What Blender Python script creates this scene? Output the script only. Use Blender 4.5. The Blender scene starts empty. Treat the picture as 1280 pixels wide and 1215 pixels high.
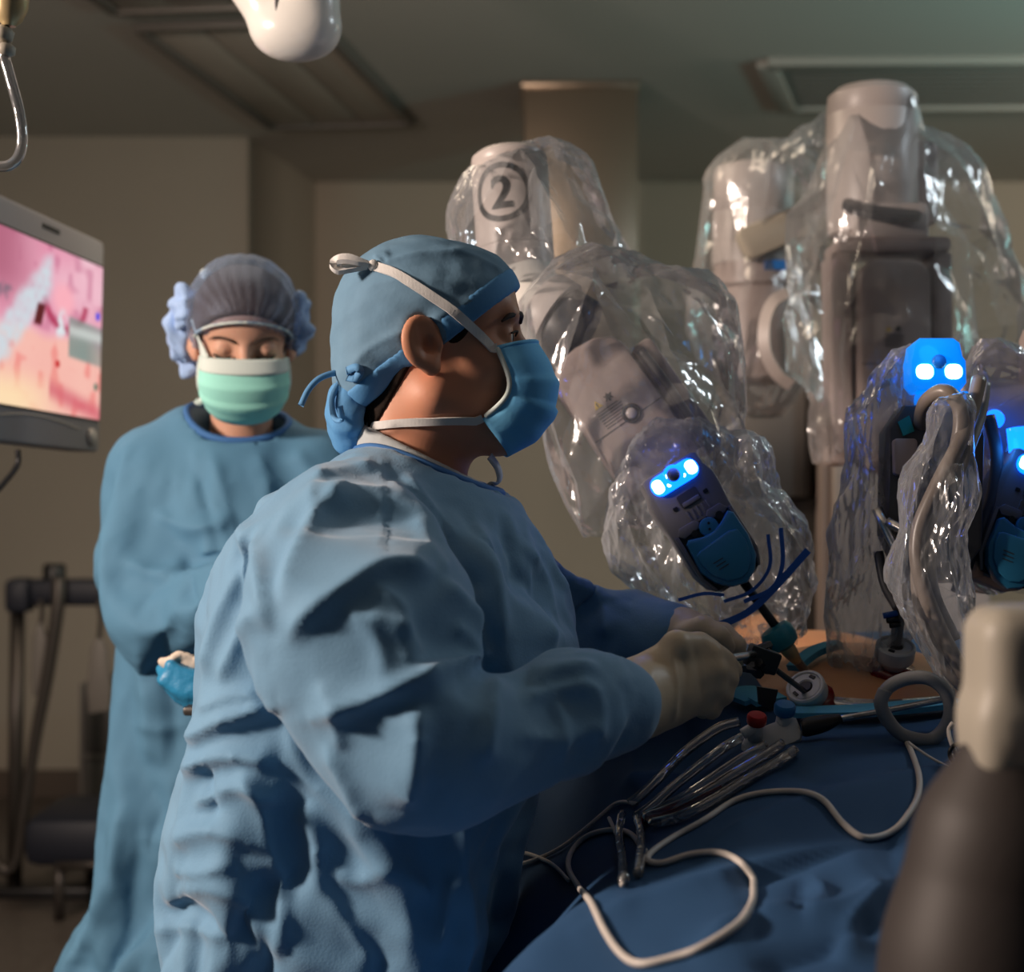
import bpy, bmesh, math, random
import numpy as np
from mathutils import Vector, Matrix

F, CX, CY, CAMZ = 1900.0, 640.0, 607.5, 1.32
def at(px, py, d):
    return np.array([(px-CX)/F*d, d, CAMZ+(CY-py)/F*d])
def pix(V):
    return np.stack([CX+V[:,0]/V[:,1]*F, CY-(V[:,2]-CAMZ)/V[:,1]*F], 1)

# ---------------------------------------------------------------- signed distance modelling
class Grid:
    def __init__(s, lo, hi, h):
        s.lo = np.array(lo, float); s.h = h
        s.n = np.maximum(2, np.ceil((np.array(hi, float)-s.lo)/h).astype(int)+1)
        ax = [(s.lo[i]+h*np.arange(s.n[i])).astype(np.float32) for i in range(3)]
        s.X = ax[0][:,None,None]; s.Y = ax[1][None,:,None]; s.Z = ax[2][None,None,:]
    def full(s): return np.full(tuple(s.n), 9.0, np.float32)
    def co(s, M=None):
        if M is None: return s.X, s.Y, s.Z
        return tuple(M[i][0]*s.X+M[i][1]*s.Y+M[i][2]*s.Z for i in range(3))
    def seg(s, a, b, ra, rb=None, sc=None):
        """round cone from a to b; sc squeezes space along world axes (wider along an axis when the factor is above 1)"""
        rb = ra if rb is None else rb
        a = np.array(a, float); b = np.array(b, float)
        X, Y, Z = s.X, s.Y, s.Z
        if sc is not None:
            sc = np.array(sc, float); a = a/sc; b = b/sc
            X, Y, Z = X/np.float32(sc[0]), Y/np.float32(sc[1]), Z/np.float32(sc[2])
        ab = b-a; L = float(ab@ab)+1e-12
        dx, dy, dz = X-np.float32(a[0]), Y-np.float32(a[1]), Z-np.float32(a[2])
        t = np.clip((dx*np.float32(ab[0])+dy*np.float32(ab[1])+dz*np.float32(ab[2]))/np.float32(L), 0, 1)
        q = np.sqrt((dx-t*np.float32(ab[0]))**2+(dy-t*np.float32(ab[1]))**2+(dz-t*np.float32(ab[2]))**2)
        return q-(np.float32(ra)+t*np.float32(rb-ra))
    def ell(s, c, r, R=None):
        c = np.array(c, float)
        dx, dy, dz = s.X-np.float32(c[0]), s.Y-np.float32(c[1]), s.Z-np.float32(c[2])
        if R is not None:
            M = np.array(R).T
            dx, dy, dz = [np.float32(M[i][0])*dx+np.float32(M[i][1])*dy+np.float32(M[i][2])*dz for i in range(3)]
        k0 = np.sqrt((dx/r[0])**2+(dy/r[1])**2+(dz/r[2])**2)
        k1 = np.sqrt((dx/r[0]**2)**2+(dy/r[1]**2)**2+(dz/r[2]**2)**2)+1e-9
        return (k0*(k0-1)/k1).astype(np.float32)
    def box(s, c, hf, R=None, rd=0.0):
        c = np.array(c, float)
        d = [s.X-np.float32(c[0]), s.Y-np.float32(c[1]), s.Z-np.float32(c[2])]
        if R is not None:
            M = np.array(R).T
            d = [np.float32(M[i][0])*d[0]+np.float32(M[i][1])*d[1]+np.float32(M[i][2])*d[2] for i in range(3)]
        q = [np.abs(d[i])-np.float32(hf[i]-rd) for i in range(3)]
        o = np.sqrt(sum(np.maximum(k, 0)**2 for k in q))
        return (o+np.minimum(np.maximum(np.maximum(q[0], q[1]), q[2]), 0)-rd).astype(np.float32)
    def plane(s, p, n):
        """negative on the side the normal points away from"""
        n = np.array(n, float); n /= np.linalg.norm(n)
        return (np.float32(n[0])*(s.X-np.float32(p[0]))+np.float32(n[1])*(s.Y-np.float32(p[1]))+np.float32(n[2])*(s.Z-np.float32(p[2]))).astype(np.float32)
    def mesh(s, f):
        return surface_nets(f, s.lo, s.h)

def smin(a, b, k):
    h = np.maximum(k-np.abs(a-b), 0)/k
    return np.minimum(a, b)-h*h*k*np.float32(0.25)
def smax(a, b, k): return -smin(-a, -b, k)
def union(fs, k):
    f = fs[0]
    for g in fs[1:]: f = smin(f, g, k)
    return f

def surface_nets(f, lo, h):
    f = np.asarray(f, np.float32)
    f = np.pad(f, 1, constant_values=1.0)
    lo = np.asarray(lo, float)-h
    nx, ny, nz = f.shape
    ins = f < 0
    cnt = np.zeros((nx-1, ny-1, nz-1), np.int8)
    for i in (0,1):
        for j in (0,1):
            for k in (0,1):
                cnt += ins[i:nx-1+i, j:ny-1+j, k:nz-1+k]
    act = (cnt > 0) & (cnt < 8)
    idx = np.full(act.shape, -1, np.int64)
    I, J, K = np.nonzero(act)
    idx[I, J, K] = np.arange(len(I))
    acc = np.zeros((len(I), 3)); w = np.zeros(len(I))
    C = [(i,j,k) for i in (0,1) for j in (0,1) for k in (0,1)]
    for a in C:
        for ax in range(3):
            if a[ax]: continue
            b = list(a); b[ax] = 1
            fa = f[I+a[0], J+a[1], K+a[2]]; fb = f[I+b[0], J+b[1], K+b[2]]
            m = (fa < 0) != (fb < 0)
            t = np.where(m, fa/np.where(m, fa-fb, 1), 0)
            p = np.array(a, float)[None,:].repeat(len(I), 0); p[:,ax] += t
            acc[m] += p[m]; w[m] += 1
    V = lo+h*(np.stack([I,J,K],1)+acc/w[:,None])
    Fq = []
    for ax in range(3):
        u, v = [(1,2),(2,0),(0,1)][ax]
        sl0 = [slice(1,-1)]*3; sl1 = [slice(1,-1)]*3
        sl0[ax] = slice(0, f.shape[ax]-1); sl1[ax] = slice(1, f.shape[ax])
        A = ins[tuple(sl0)]; B = ins[tuple(sl1)]
        for flip in (0, 1):
            m = (A & ~B) if not flip else (~A & B)
            P = np.stack(np.nonzero(m), 1)
            off = np.ones(3, int); off[ax] = 0
            P = P+off
            q = []
            for du, dv in ((-1,-1),(0,-1),(0,0),(-1,0)):
                c = P.copy(); c[:,u] += du; c[:,v] += dv
                q.append(idx[c[:,0], c[:,1], c[:,2]])
            q = np.stack(q, 1)
            Fq.append(q[:, ::-1] if flip else q)
    Fq = np.concatenate(Fq)
    Fq = Fq[(Fq >= 0).all(1)]
    return V, Fq

def vnormals(V, Fq):
    a, b, c, d = (V[Fq[:,i]] for i in range(4))
    n = np.cross(c-a, d-b)
    N = np.zeros_like(V)
    for i in range(4): np.add.at(N, Fq[:,i], n)
    return N/(np.linalg.norm(N, axis=1, keepdims=True)+1e-12)

def laplace(V, Fq, it=2, lam=0.5):
    E = np.concatenate([Fq[:,[0,1]],Fq[:,[1,2]],Fq[:,[2,3]],Fq[:,[3,0]]])
    deg = np.bincount(E[:,0], minlength=len(V))+np.bincount(E[:,1], minlength=len(V))
    for _ in range(it):
        S = np.zeros_like(V)
        for k in range(3):
            S[:,k] = np.bincount(E[:,0], V[E[:,1],k], len(V))+np.bincount(E[:,1], V[E[:,0],k], len(V))
        V = V+lam*(S/np.maximum(deg,1)[:,None]-V)
    return V

def keep_faces(V, Fq, mask_v):
    """drop the vertices where mask_v is False, and the faces on them"""
    ok = mask_v[Fq].all(1)
    Fq = Fq[ok]
    used = np.zeros(len(V), bool); used[Fq.ravel()] = True
    new = np.cumsum(used)-1
    return V[used], new[Fq]

# ================================================================ camera, world, lights, exposure
scene = bpy.context.scene
COL = scene.collection
cam_d = bpy.data.cameras.new('camera'); cam = bpy.data.objects.new('camera', cam_d); COL.objects.link(cam)
cam.location = (0, 0, CAMZ); cam.rotation_euler = (math.pi/2, 0, 0)
cam_d.sensor_fit = 'HORIZONTAL'; cam_d.sensor_width = 36; cam_d.lens = 36*F/1280
cam_d.clip_start = .05; cam_d.clip_end = 60
cam_d.dof.use_dof = True; cam_d.dof.focus_distance = 1.62; cam_d.dof.aperture_fstop = 4.0
scene.camera = cam
vs = scene.view_settings
scene.display_settings.display_device = 'sRGB'
vs.view_transform = 'Standard'; vs.look = 'None'; vs.gamma = 1; vs.use_curve_mapping = False; vs.exposure = 0.0
scene.cycles.transparent_max_bounces = 24
scene.cycles.max_bounces = 8
scene.cycles.sample_clamp_indirect = 4
scene.cycles.caustics_reflective = False; scene.cycles.caustics_refractive = False
world = bpy.data.worlds.new('world'); scene.world = world; world.use_nodes = True
bg = world.node_tree.nodes['Background']
bg.inputs[0].default_value = (.45, .72, 1.0, 1); bg.inputs[1].default_value = .040

def area(name, loc, target, size, energy, col, sy=None):
    L = bpy.data.lights.new(name, 'AREA'); L.energy = energy; L.color = col; L.size = size
    if sy: L.shape = 'RECTANGLE'; L.size_y = sy
    o = bpy.data.objects.new(name, L); COL.objects.link(o); o.location = loc
    o.rotation_euler = (Vector(target)-Vector(loc)).to_track_quat('-Z', 'Y').to_euler()
    return o
area('surgical_lamp_key', (-2.0, .95, 1.98), (-.1, 1.75, 1.25), .26, 70, (1.0, .81, .69))
area('back_wall_fill', (-.6, 3.2, 2.72), (-.6, 4.6, .6), .9, 30, (1.0, .80, .60), 1.2)  # added light out of frame, brightens the back of the room
area('recess_wall_fill', (3.4, 4.6, 2.6), (1.2, 7.3, 1.2), .9, 26, (1.0, .84, .66), .5)  # added fill for the recess wall, kept out of view; no hall there
area('boom_lamp', (1.9, 2.3, 2.5), (.75, 2.3, 1.3), .3, 7, (.80, .92, 1.0))
area('teal_lamp', (2.6, 3.6, 1.9), (1.9, 4.3, 2.8), .3, 14, (.35, .85, .80))

# ================================================================ materials
def mat(name, col, rough=.6, metal=0, bump=None, sss=0, alpha=None, emit=None, spec=None, vary=None, coat=0):
    m = bpy.data.materials.new(name); m.use_nodes = True
    nt = m.node_tree; b = nt.nodes['Principled BSDF']
    b.inputs['Base Color'].default_value = (*col, 1); b.inputs['Roughness'].default_value = rough
    b.inputs['Metallic'].default_value = metal
    if spec is not None: b.inputs['Specular IOR Level'].default_value = spec
    if coat: b.inputs['Coat Weight'].default_value = coat; b.inputs['Coat Roughness'].default_value = .15
    if sss:
        b.inputs['Subsurface Weight'].default_value = sss
        b.inputs['Subsurface Radius'].default_value = (.012, .004, .002); b.inputs['Subsurface Scale'].default_value = .6
    if emit:
        b.inputs['Emission Color'].default_value = (*emit[0], 1); b.inputs['Emission Strength'].default_value = emit[1]
    tc = nt.nodes.new('ShaderNodeTexCoord')
    if bump:
        kind, sc, st, dist = bump
        if kind == 'noise':
            t = nt.nodes.new('ShaderNodeTexNoise'); t.inputs['Scale'].default_value = sc; t.inputs['Detail'].default_value = 4; out = t.outputs['Fac']
        elif kind == 'voronoi':
            t = nt.nodes.new('ShaderNodeTexVoronoi'); t.inputs['Scale'].default_value = sc; out = t.outputs['Distance']
        else:
            t = nt.nodes.new('ShaderNodeTexWave'); t.inputs['Scale'].default_value = sc; out = t.outputs['Fac']
        nt.links.new(tc.outputs['Object'], t.inputs['Vector'])
        bp = nt.nodes.new('ShaderNodeBump'); bp.inputs['Strength'].default_value = st; bp.inputs['Distance'].default_value = dist
        nt.links.new(out, bp.inputs['Height']); nt.links.new(bp.outputs[0], b.inputs['Normal'])
    if vary:
        sc, c2, lo, hi = vary
        t = nt.nodes.new('ShaderNodeTexNoise'); t.inputs['Scale'].default_value = sc; t.inputs['Detail'].default_value = 5
        nt.links.new(tc.outputs['Object'], t.inputs['Vector'])
        r = nt.nodes.new('ShaderNodeValToRGB')
        r.color_ramp.elements[0].position = lo; r.color_ramp.elements[0].color = (*col, 1)
        r.color_ramp.elements[1].position = hi; r.color_ramp.elements[1].color = (*c2, 1)
        nt.links.new(t.outputs['Fac'], r.inputs[0]); nt.links.new(r.outputs[0], b.inputs['Base Color'])
    return m

def film(name, tint=(.95,.96,.97), haze=.10, gloss=1.0, rough=.10, hcol=(.85,.87,.9)):
    """thin clear plastic: see-through, hazy and glossy"""
    m = bpy.data.materials.new(name); m.use_nodes = True; nt = m.node_tree; nt.nodes.clear()
    N, L = nt.nodes.new, nt.links.new
    out = N('ShaderNodeOutputMaterial'); tr = N('ShaderNodeBsdfTransparent'); tr.inputs[0].default_value = (*tint, 1)
    df = N('ShaderNodeBsdfDiffuse'); df.inputs[0].default_value = (*hcol, 1)
    tl = N('ShaderNodeBsdfTranslucent'); tl.inputs[0].default_value = (*hcol, 1)
    ad = N('ShaderNodeMixShader'); ad.inputs[0].default_value = .5; L(df.outputs[0], ad.inputs[1]); L(tl.outputs[0], ad.inputs[2])
    lw = N('ShaderNodeLayerWeight'); lw.inputs[0].default_value = .30
    mr = N('ShaderNodeMapRange'); mr.inputs[3].default_value = haze*.55; mr.inputs[4].default_value = min(1, haze*3.2)
    L(lw.outputs['Facing'], mr.inputs[0])
    m1 = N('ShaderNodeMixShader'); L(mr.outputs[0], m1.inputs[0]); L(tr.outputs[0], m1.inputs[1]); L(ad.outputs[0], m1.inputs[2])
    gl = N('ShaderNodeBsdfGlossy'); gl.inputs[0].default_value = (1,1,1,1); gl.inputs['Roughness'].default_value = rough
    tc = N('ShaderNodeTexCoord'); nz = N('ShaderNodeTexNoise'); nz.inputs['Scale'].default_value = 38; nz.inputs['Detail'].default_value = 2
    bp = N('ShaderNodeBump'); bp.inputs['Strength'].default_value = .35; bp.inputs['Distance'].default_value = .004
    L(tc.outputs['Object'], nz.inputs['Vector']); L(nz.outputs['Fac'], bp.inputs['Height']); L(bp.outputs[0], gl.inputs['Normal'])
    fr = N('ShaderNodeFresnel'); fr.inputs[0].default_value = 1.5
    mm = N('ShaderNodeMath'); mm.operation = 'MULTIPLY'; mm.inputs[1].default_value = gloss; L(fr.outputs[0], mm.inputs[0])
    ma = N('ShaderNodeMath'); ma.operation = 'ADD'; ma.inputs[1].default_value = .05*gloss; ma.use_clamp = True; L(mm.outputs[0], ma.inputs[0])
    m2 = N('ShaderNodeMixShader'); L(ma.outputs[0], m2.inputs[0]); L(m1.outputs[0], m2.inputs[1]); L(gl.outputs[0], m2.inputs[2])
    L(m2.outputs[0], out.inputs[0])
    return m

M = {}
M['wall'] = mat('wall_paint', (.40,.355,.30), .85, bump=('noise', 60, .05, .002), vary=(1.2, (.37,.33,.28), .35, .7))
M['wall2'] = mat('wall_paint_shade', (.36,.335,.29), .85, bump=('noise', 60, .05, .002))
M['ceil'] = mat('ceiling_paint', (.50,.49,.46), .9, bump=('noise', 90, .05, .002))
M['floor'] = mat('vinyl_floor', (.085,.07,.06), .45, vary=(30, (.105,.09,.078), .4, .6))
M['base'] = mat('baseboard_rubber', (.10,.075,.06), .6)
M['lens'] = mat('light_lens', (.40,.37,.33), .35, bump=('wave', 30, .2, .003))
M['ltframe'] = mat('light_frame', (.13,.12,.11), .5)
M['white_frame'] = mat('vent_frame', (.33,.33,.31), .6)
M['vent'] = mat('vent_slat_paint', (.26,.26,.25), .6)
M['steel'] = mat('brushed_steel', (.36,.28,.22), .32, .85, bump=('noise', 120, .08, .001))
M['gown'] = gm = mat('gown_fabric', (.135,.285,.44), .72, bump=('voronoi', 420, .16, .001), spec=.25, vary=(6, (.155,.31,.46), .3, .7))
gm.node_tree.nodes['Principled BSDF'].inputs['Sheen Weight'].default_value = .25; gm.node_tree.nodes['Principled BSDF'].inputs['Sheen Roughness'].default_value = .5
M['gown_w'] = mat('gown_fabric_second', (.085,.215,.34), .75, bump=('voronoi', 420, .15, .001), spec=.25, vary=(5, (.098,.235,.36), .3, .7))
M['trim'] = mat('gown_neck_trim', (.055,.16,.38), .7, spec=.2)
M['scrub'] = mat('scrub_shirt', (.42,.45,.45), .8, bump=('noise', 300, .2, .001))
M['capm'] = mat('cap_cloth', (.125,.235,.34), .75, bump=('noise', 260, .25, .001), vary=(14, (.15,.265,.37), .3, .7), spec=.2)
M['capband'] = mat('cap_band_cloth', (.10,.28,.52), .75, bump=('noise', 260, .25, .001), spec=.2)
M['skin'] = mat('skin', (.58,.27,.155), .5, sss=.15, bump=('noise', 220, .12, .001), vary=(9, (.64,.28,.17), .35, .7), spec=.35)
M['skin_w'] = mat('skin_pale', (.60,.34,.24), .5, sss=.15, bump=('noise', 220, .08, .001), spec=.35)
M['skin_p'] = mat('skin_abdomen', (.72,.36,.18), .4, sss=.1, bump=('noise', 160, .1, .001), vary=(7, (.60,.26,.12), .4, .7))
M['hair'] = mat('dark_hair', (.018,.012,.009), .85, spec=.1, bump=('noise', 500, .4, .0015))
M['hair_w'] = mat('brown_hair', (.085,.042,.025), .5, bump=('noise', 200, .5, .003))
M['eye'] = mat('eye_white', (.65,.62,.6), .15)
M['iris'] = mat('iris_brown', (.03,.015,.01), .1)
M['brow'] = mat('brow_hair', (.03,.018,.012), .8)
M['lash'] = mat('lash_dark', (.015,.01,.008), .8)
M['mask'] = mat('mask_blue', (.15,.50,.90), .8, bump=('noise', 200, .25, .001), spec=.2, vary=(12, (.20,.58,.88), .35, .65))
M['maskg'] = mat('mask_green', (.34,.76,.66), .8, bump=('noise', 200, .2, .001), spec=.2)
M['maskw'] = mat('mask_white', (.62,.70,.66), .8, spec=.2)
M['tie'] = mat('white_tie', (.74,.72,.69), .8, bump=('wave', 300, .4, .0008))
M['tieb'] = mat('blue_tie', (.11,.30,.55), .8)
M['glove'] = mat('cream_glove', (.66,.53,.36), .42, bump=('noise', 55, .25, .003), spec=.4, sss=.05)
M['drape'] = mat('table_drape', (.022,.066,.15), .75, bump=('noise', 500, .2, .0008), spec=.2, vary=(7, (.028,.078,.17), .3, .7))
M['towel'] = mat('sterile_towel', (.10,.42,.62), .85, bump=('noise', 300, .3, .001))
M['arm'] = mat('arm_shell', (.56,.50,.47), .38, spec=.5)
M['armd'] = mat('arm_shell_taupe', (.44,.355,.325), .38, spec=.5, bump=('noise', 30, .02, .001))
M['grey'] = mat('grey_housing', (.15,.145,.155), .42)
M['dgrey'] = mat('dark_grey', (.05,.05,.055), .45)
M['black'] = mat('black_plastic', (.010,.010,.011), .4)
M['chrome'] = mat('bright_metal', (.6,.58,.55), .25, 1)
M['adapter'] = mat('adapter_blue', (.03,.21,.38), .35, spec=.5)
M['strap'] = mat('strap_blue', (.015,.10,.42), .5)
M['film'] = film('clear_film', haze=.19, gloss=.8, rough=.13)
M['film2'] = film('clear_film_far', haze=.15, gloss=.7, rough=.15)
M['filmh'] = film('hazy_film', haze=.36, gloss=.7, rough=.15)
M['net'] = film('bouffant_net', tint=(.70,.80,.95), haze=.13, gloss=.05, rough=.5, hcol=(.55,.68,.90))
M['net_puff'] = mat('bouffant_puff', (.36,.52,.80), .8, bump=('noise', 90, .5, .004), spec=.1)
M['white'] = mat('white_plastic', (.66,.66,.64), .35)
M['teal'] = mat('teal_plastic', (.02,.22,.27), .35)
M['cream'] = mat('cream_plastic', (.40,.36,.29), .5)
M['taupe'] = mat('brown_grey_plastic', (.036,.028,.024), .6)
M['cord'] = mat('white_cord', (.62,.56,.50), .5)
M['hose'] = mat('grey_hose', (.30,.30,.30), .4)
M['cable'] = mat('beige_cable', (.25,.205,.17), .35)
M['red'] = mat('red_plastic', (.45,.02,.012), .35)
M['blood'] = mat('blood', (.22,.006,.008), .15, spec=.6)
M['bluebtn'] = mat('blue_button', (.02,.18,.45), .35)
M['tube'] = film('clear_tube', tint=(.86,.87,.88), haze=.16, gloss=1.6, rough=.08)
M['bezel'] = mat('monitor_shell', (.30,.29,.30), .45)
M['bezelw'] = mat('monitor_knob', (.42,.40,.37), .4)
M['lampw'] = mat('lamp_shell', (.80,.78,.73), .25, coat=.3)
M['navy'] = mat('navy_pad', (.010,.013,.024), .55)
M['rackm'] = mat('rack_metal', (.085,.075,.068), .4, .6)
M['cab'] = mat('cabinet_grey', (.085,.08,.075), .5)
M['cabl'] = mat('cabinet_light', (.17,.155,.14), .5)
M['gauze'] = mat('gauze', (.74,.62,.50), .9, bump=('noise', 140, .5, .002))
M['wrap'] = mat('blue_wrap', (.025,.25,.47), .45, bump=('noise', 70, .5, .004))
M['brass'] = mat('brass_fitting', (.50,.38,.20), .35, .4)
M['ink'] = mat('printed_ink', (.035,.035,.035), .5)
M['yellow'] = mat('warning_yellow', (.75,.50,.03), .5)
M['bluelabel'] = mat('blue_label', (.02,.16,.50), .4)
M['tealmark'] = mat('teal_marker', (.01,.30,.30), .5)
M['led'] = mat('led_lens_blue', (.01,.10,.55), .15, emit=((.002,.10,1.0), 5))
M['ledhot'] = mat('led_spot', (.6,.8,1), .2, emit=((.45,.75,1.0), 5))
M['led2'] = mat('led_lens_cyan', (.01,.25,.6), .15, emit=((.0,.20,.95), .85))
M['led2hot'] = mat('led_spot_cyan', (.6,.9,1), .2, emit=((.35,.85,1.0), 5))

# ================================================================ object helpers
def mesh_obj(name, V, Fc, m, parent=None, smooth=True, auto=None):
    V = np.asarray(V, float)
    root = parent
    while root is not None and root.parent is not None: root = root.parent
    off = np.array(root.location) if root is not None else np.zeros(3)
    me = bpy.data.meshes.new(name)
    Fl = Fc.tolist() if hasattr(Fc, 'tolist') else Fc
    me.from_pydata((V-off).tolist(), [], Fl)
    me.materials.append(M[m] if isinstance(m, str) else m)
    if smooth: me.polygons.foreach_set('use_smooth', [True]*len(me.polygons))
    if auto is not None: me.set_sharp_from_angle(angle=math.radians(auto))
    me.update()
    o = bpy.data.objects.new(name, me); COL.objects.link(o)
    if parent is not None: o.parent = parent
    return o
def tag(o, label, cat, group=None):
    o['label'] = label; o['category'] = cat
    if group: o['group'] = group
    return o
def thing(name, label, cat, loc, group=None):
    o = bpy.data.objects.new(name, None); COL.objects.link(o); o.location = tuple(float(x) for x in loc)
    o.empty_display_size = .05
    return tag(o, label, cat, group)
def struct(o): o['kind'] = 'structure'; return o

def cat_meshes(L):
    Vs, Fs, n = [], [], 0
    for V, Fc in L:
        Vs.append(np.asarray(V, float)); Fs += [tuple(int(i)+n for i in f) for f in Fc]; n += len(V)
    return np.concatenate(Vs), Fs

def box_m(c, hf, R=None, bev=0.0, seg=2):
    bm = bmesh.new(); bmesh.ops.create_cube(bm, size=2)
    for v in bm.verts: v.co = Vector((v.co.x*hf[0], v.co.y*hf[1], v.co.z*hf[2]))
    if bev: bmesh.ops.bevel(bm, geom=bm.edges[:], offset=bev, segments=seg, affect='EDGES', profile=.5)
    bm.verts.index_update()
    V = np.array([v.co[:] for v in bm.verts]); Fc = [[v.index for v in f.verts] for f in bm.faces]; bm.free()
    if R is not None:
        V = V@np.array(R).T
        if np.linalg.det(np.array(R)) < 0: Fc = [f[::-1] for f in Fc]
    return V+np.array(c), Fc
def prism_m(poly, w0, w1, O, R, bev=0.0, seg=2):
    """poly in local (u,v), extruded from w0 to w1 along the third axis; O origin, R columns = axes"""
    bm = bmesh.new()
    lo = [bm.verts.new((p[0], p[1], w0)) for p in poly]; hi = [bm.verts.new((p[0], p[1], w1)) for p in poly]
    n = len(poly)
    bm.faces.new(lo[::-1]); top = bm.faces.new(hi)
    for i in range(n): bm.faces.new((lo[i], lo[(i+1)%n], hi[(i+1)%n], hi[i]))
    bmesh.ops.recalc_face_normals(bm, faces=bm.faces[:])
    if bev:
        bmesh.ops.bevel(bm, geom=[e for e in top.edges], offset=bev, segments=seg, affect='EDGES', profile=.5)
    bm.verts.index_update()
    V = np.array([v.co[:] for v in bm.verts]); Fc = [[v.index for v in f.verts] for f in bm.faces]; bm.free()
    if np.linalg.det(np.array(R)) < 0: Fc = [f[::-1] for f in Fc]
    return V@np.array(R).T+np.array(O), Fc
def basis(axis, ref=(0,0,1)):
    a = np.array(axis, float); a /= np.linalg.norm(a)
    r = np.array(ref, float)
    if abs(a@r) > .95: r = np.array((1,0,0), float)
    u = np.cross(r, a); u /= np.linalg.norm(u); v = np.cross(a, u)
    return u, v, a
def lathe_m(prof, O, axis, n=32, ref=(0,0,1), cap=True):
    """prof: list of (radius, height along axis)"""
    u, v, a = basis(axis, ref); O = np.array(O, float)
    th = np.linspace(0, 2*math.pi, n, endpoint=False)
    V, Fc = [], []
    for r, h in prof:
        V.append(O+a*h+r*(np.cos(th)[:,None]*u+np.sin(th)[:,None]*v))
    for i in range(len(prof)-1):
        for j in range(n):
            Fc.append((i*n+j, i*n+(j+1)%n, (i+1)*n+(j+1)%n, (i+1)*n+j))
    if cap:
        Fc.append(tuple(range(n))[::-1]); Fc.append(tuple((len(prof)-1)*n+j for j in range(n)))
    return np.concatenate(V), Fc
def spline(P, per=8):
    P = np.asarray(P, float)
    if len(P) < 3:
        t = np.linspace(0, 1, per+1)[:,None]; return P[0]*(1-t)+P[-1]*t
    Q = np.concatenate([[2*P[0]-P[1]], P, [2*P[-1]-P[-2]]])
    out = []
    t = np.linspace(0, 1, per, endpoint=False)[:,None]
    for i in range(1, len(Q)-2):
        p0, p1, p2, p3 = Q[i-1], Q[i], Q[i+1], Q[i+2]
        out.append(.5*((2*p1)+(-p0+p2)*t+(2*p0-5*p1+4*p2-p3)*t**2+(-p0+3*p1-3*p2+p3)*t**3))
    out.append(P[-1:])
    return np.concatenate(out)
def tube_m(P, r, n=10, per=8, flat=None, closed=False, smooth=True):
    """a tube swept along P (spline through the points); r a number or one radius per point"""
    P = np.asarray(P, float)
    if np.ndim(r): rr = spline(np.stack([r, np.zeros(len(r)), np.zeros(len(r))], 1), per)[:,0] if smooth and len(P) > 2 else np.linspace(r[0], r[-1], per+1)
    C = spline(P, per) if smooth else P
    if np.ndim(r) == 0: rr = np.full(len(C), r)
    if len(rr) != len(C): rr = np.interp(np.linspace(0,1,len(C)), np.linspace(0,1,len(rr)), rr)
    T = np.gradient(C, axis=0); T /= np.linalg.norm(T, axis=1, keepdims=True)+1e-12
    u = basis(T[0])[0]; V = []
    th = np.linspace(0, 2*math.pi, n, endpoint=False)
    for i in range(len(C)):
        u = u-T[i]*(u@T[i]); u /= np.linalg.norm(u)+1e-12; v = np.cross(T[i], u)
        V.append(C[i]+rr[i]*(np.cos(th)[:,None]*u+np.sin(th)[:,None]*v))
    Fc = []
    m = len(C)
    for i in range(m-1):
        for j in range(n):
            Fc.append((i*n+j, i*n+(j+1)%n, (i+1)*n+(j+1)%n, (i+1)*n+j))
    Fc.append(tuple(range(n))[::-1]); Fc.append(tuple((m-1)*n+j for j in range(n)))
    return np.concatenate(V), Fc
def ribbon_m(P, W, w, th=.0012, per=8):
    """flat tape along P, width w across the direction given by normals W (one per point)"""
    C = spline(P, per); Nn = spline(W, per); Nn /= np.linalg.norm(Nn, axis=1, keepdims=True)+1e-12
    T = np.gradient(C, axis=0); T /= np.linalg.norm(T, axis=1, keepdims=True)+1e-12
    S = np.cross(T, Nn); S /= np.linalg.norm(S, axis=1, keepdims=True)+1e-12
    wv = np.interp(np.linspace(0,1,len(C)), np.linspace(0,1,len(w)), w)[:,None] if np.ndim(w) else w
    V = np.concatenate([C+S*wv/2+Nn*th, C-S*wv/2+Nn*th, C-S*wv/2-Nn*th, C+S*wv/2-Nn*th])
    m = len(C); Fc = []
    for i in range(m-1):
        for k in range(4):
            a, b = k*m, ((k+1)%4)*m
            Fc.append((a+i, b+i, b+i+1, a+i+1))
    Fc.append((0, m, 2*m, 3*m)); Fc.append((m-1, 4*m-1, 3*m-1, 2*m-1))
    return V, Fc
from mathutils.bvhtree import BVHTree
def bvh_of(V, Fc): return BVHTree.FromPolygons([tuple(v) for v in np.asarray(V).tolist()], [tuple(f) for f in (Fc.tolist() if hasattr(Fc,'tolist') else Fc)])
def bvh_obj(o):
    me = o.data; off = np.array(o.matrix_world.translation) if o.parent is None else np.array(o.parent.location if o.parent.parent is None else o.parent.parent.location)
    V = np.empty(len(me.vertices)*3); me.vertices.foreach_get('co', V); V = V.reshape(-1,3)+off
    return bvh_of(V, [tuple(p.vertices) for p in me.polygons])
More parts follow.
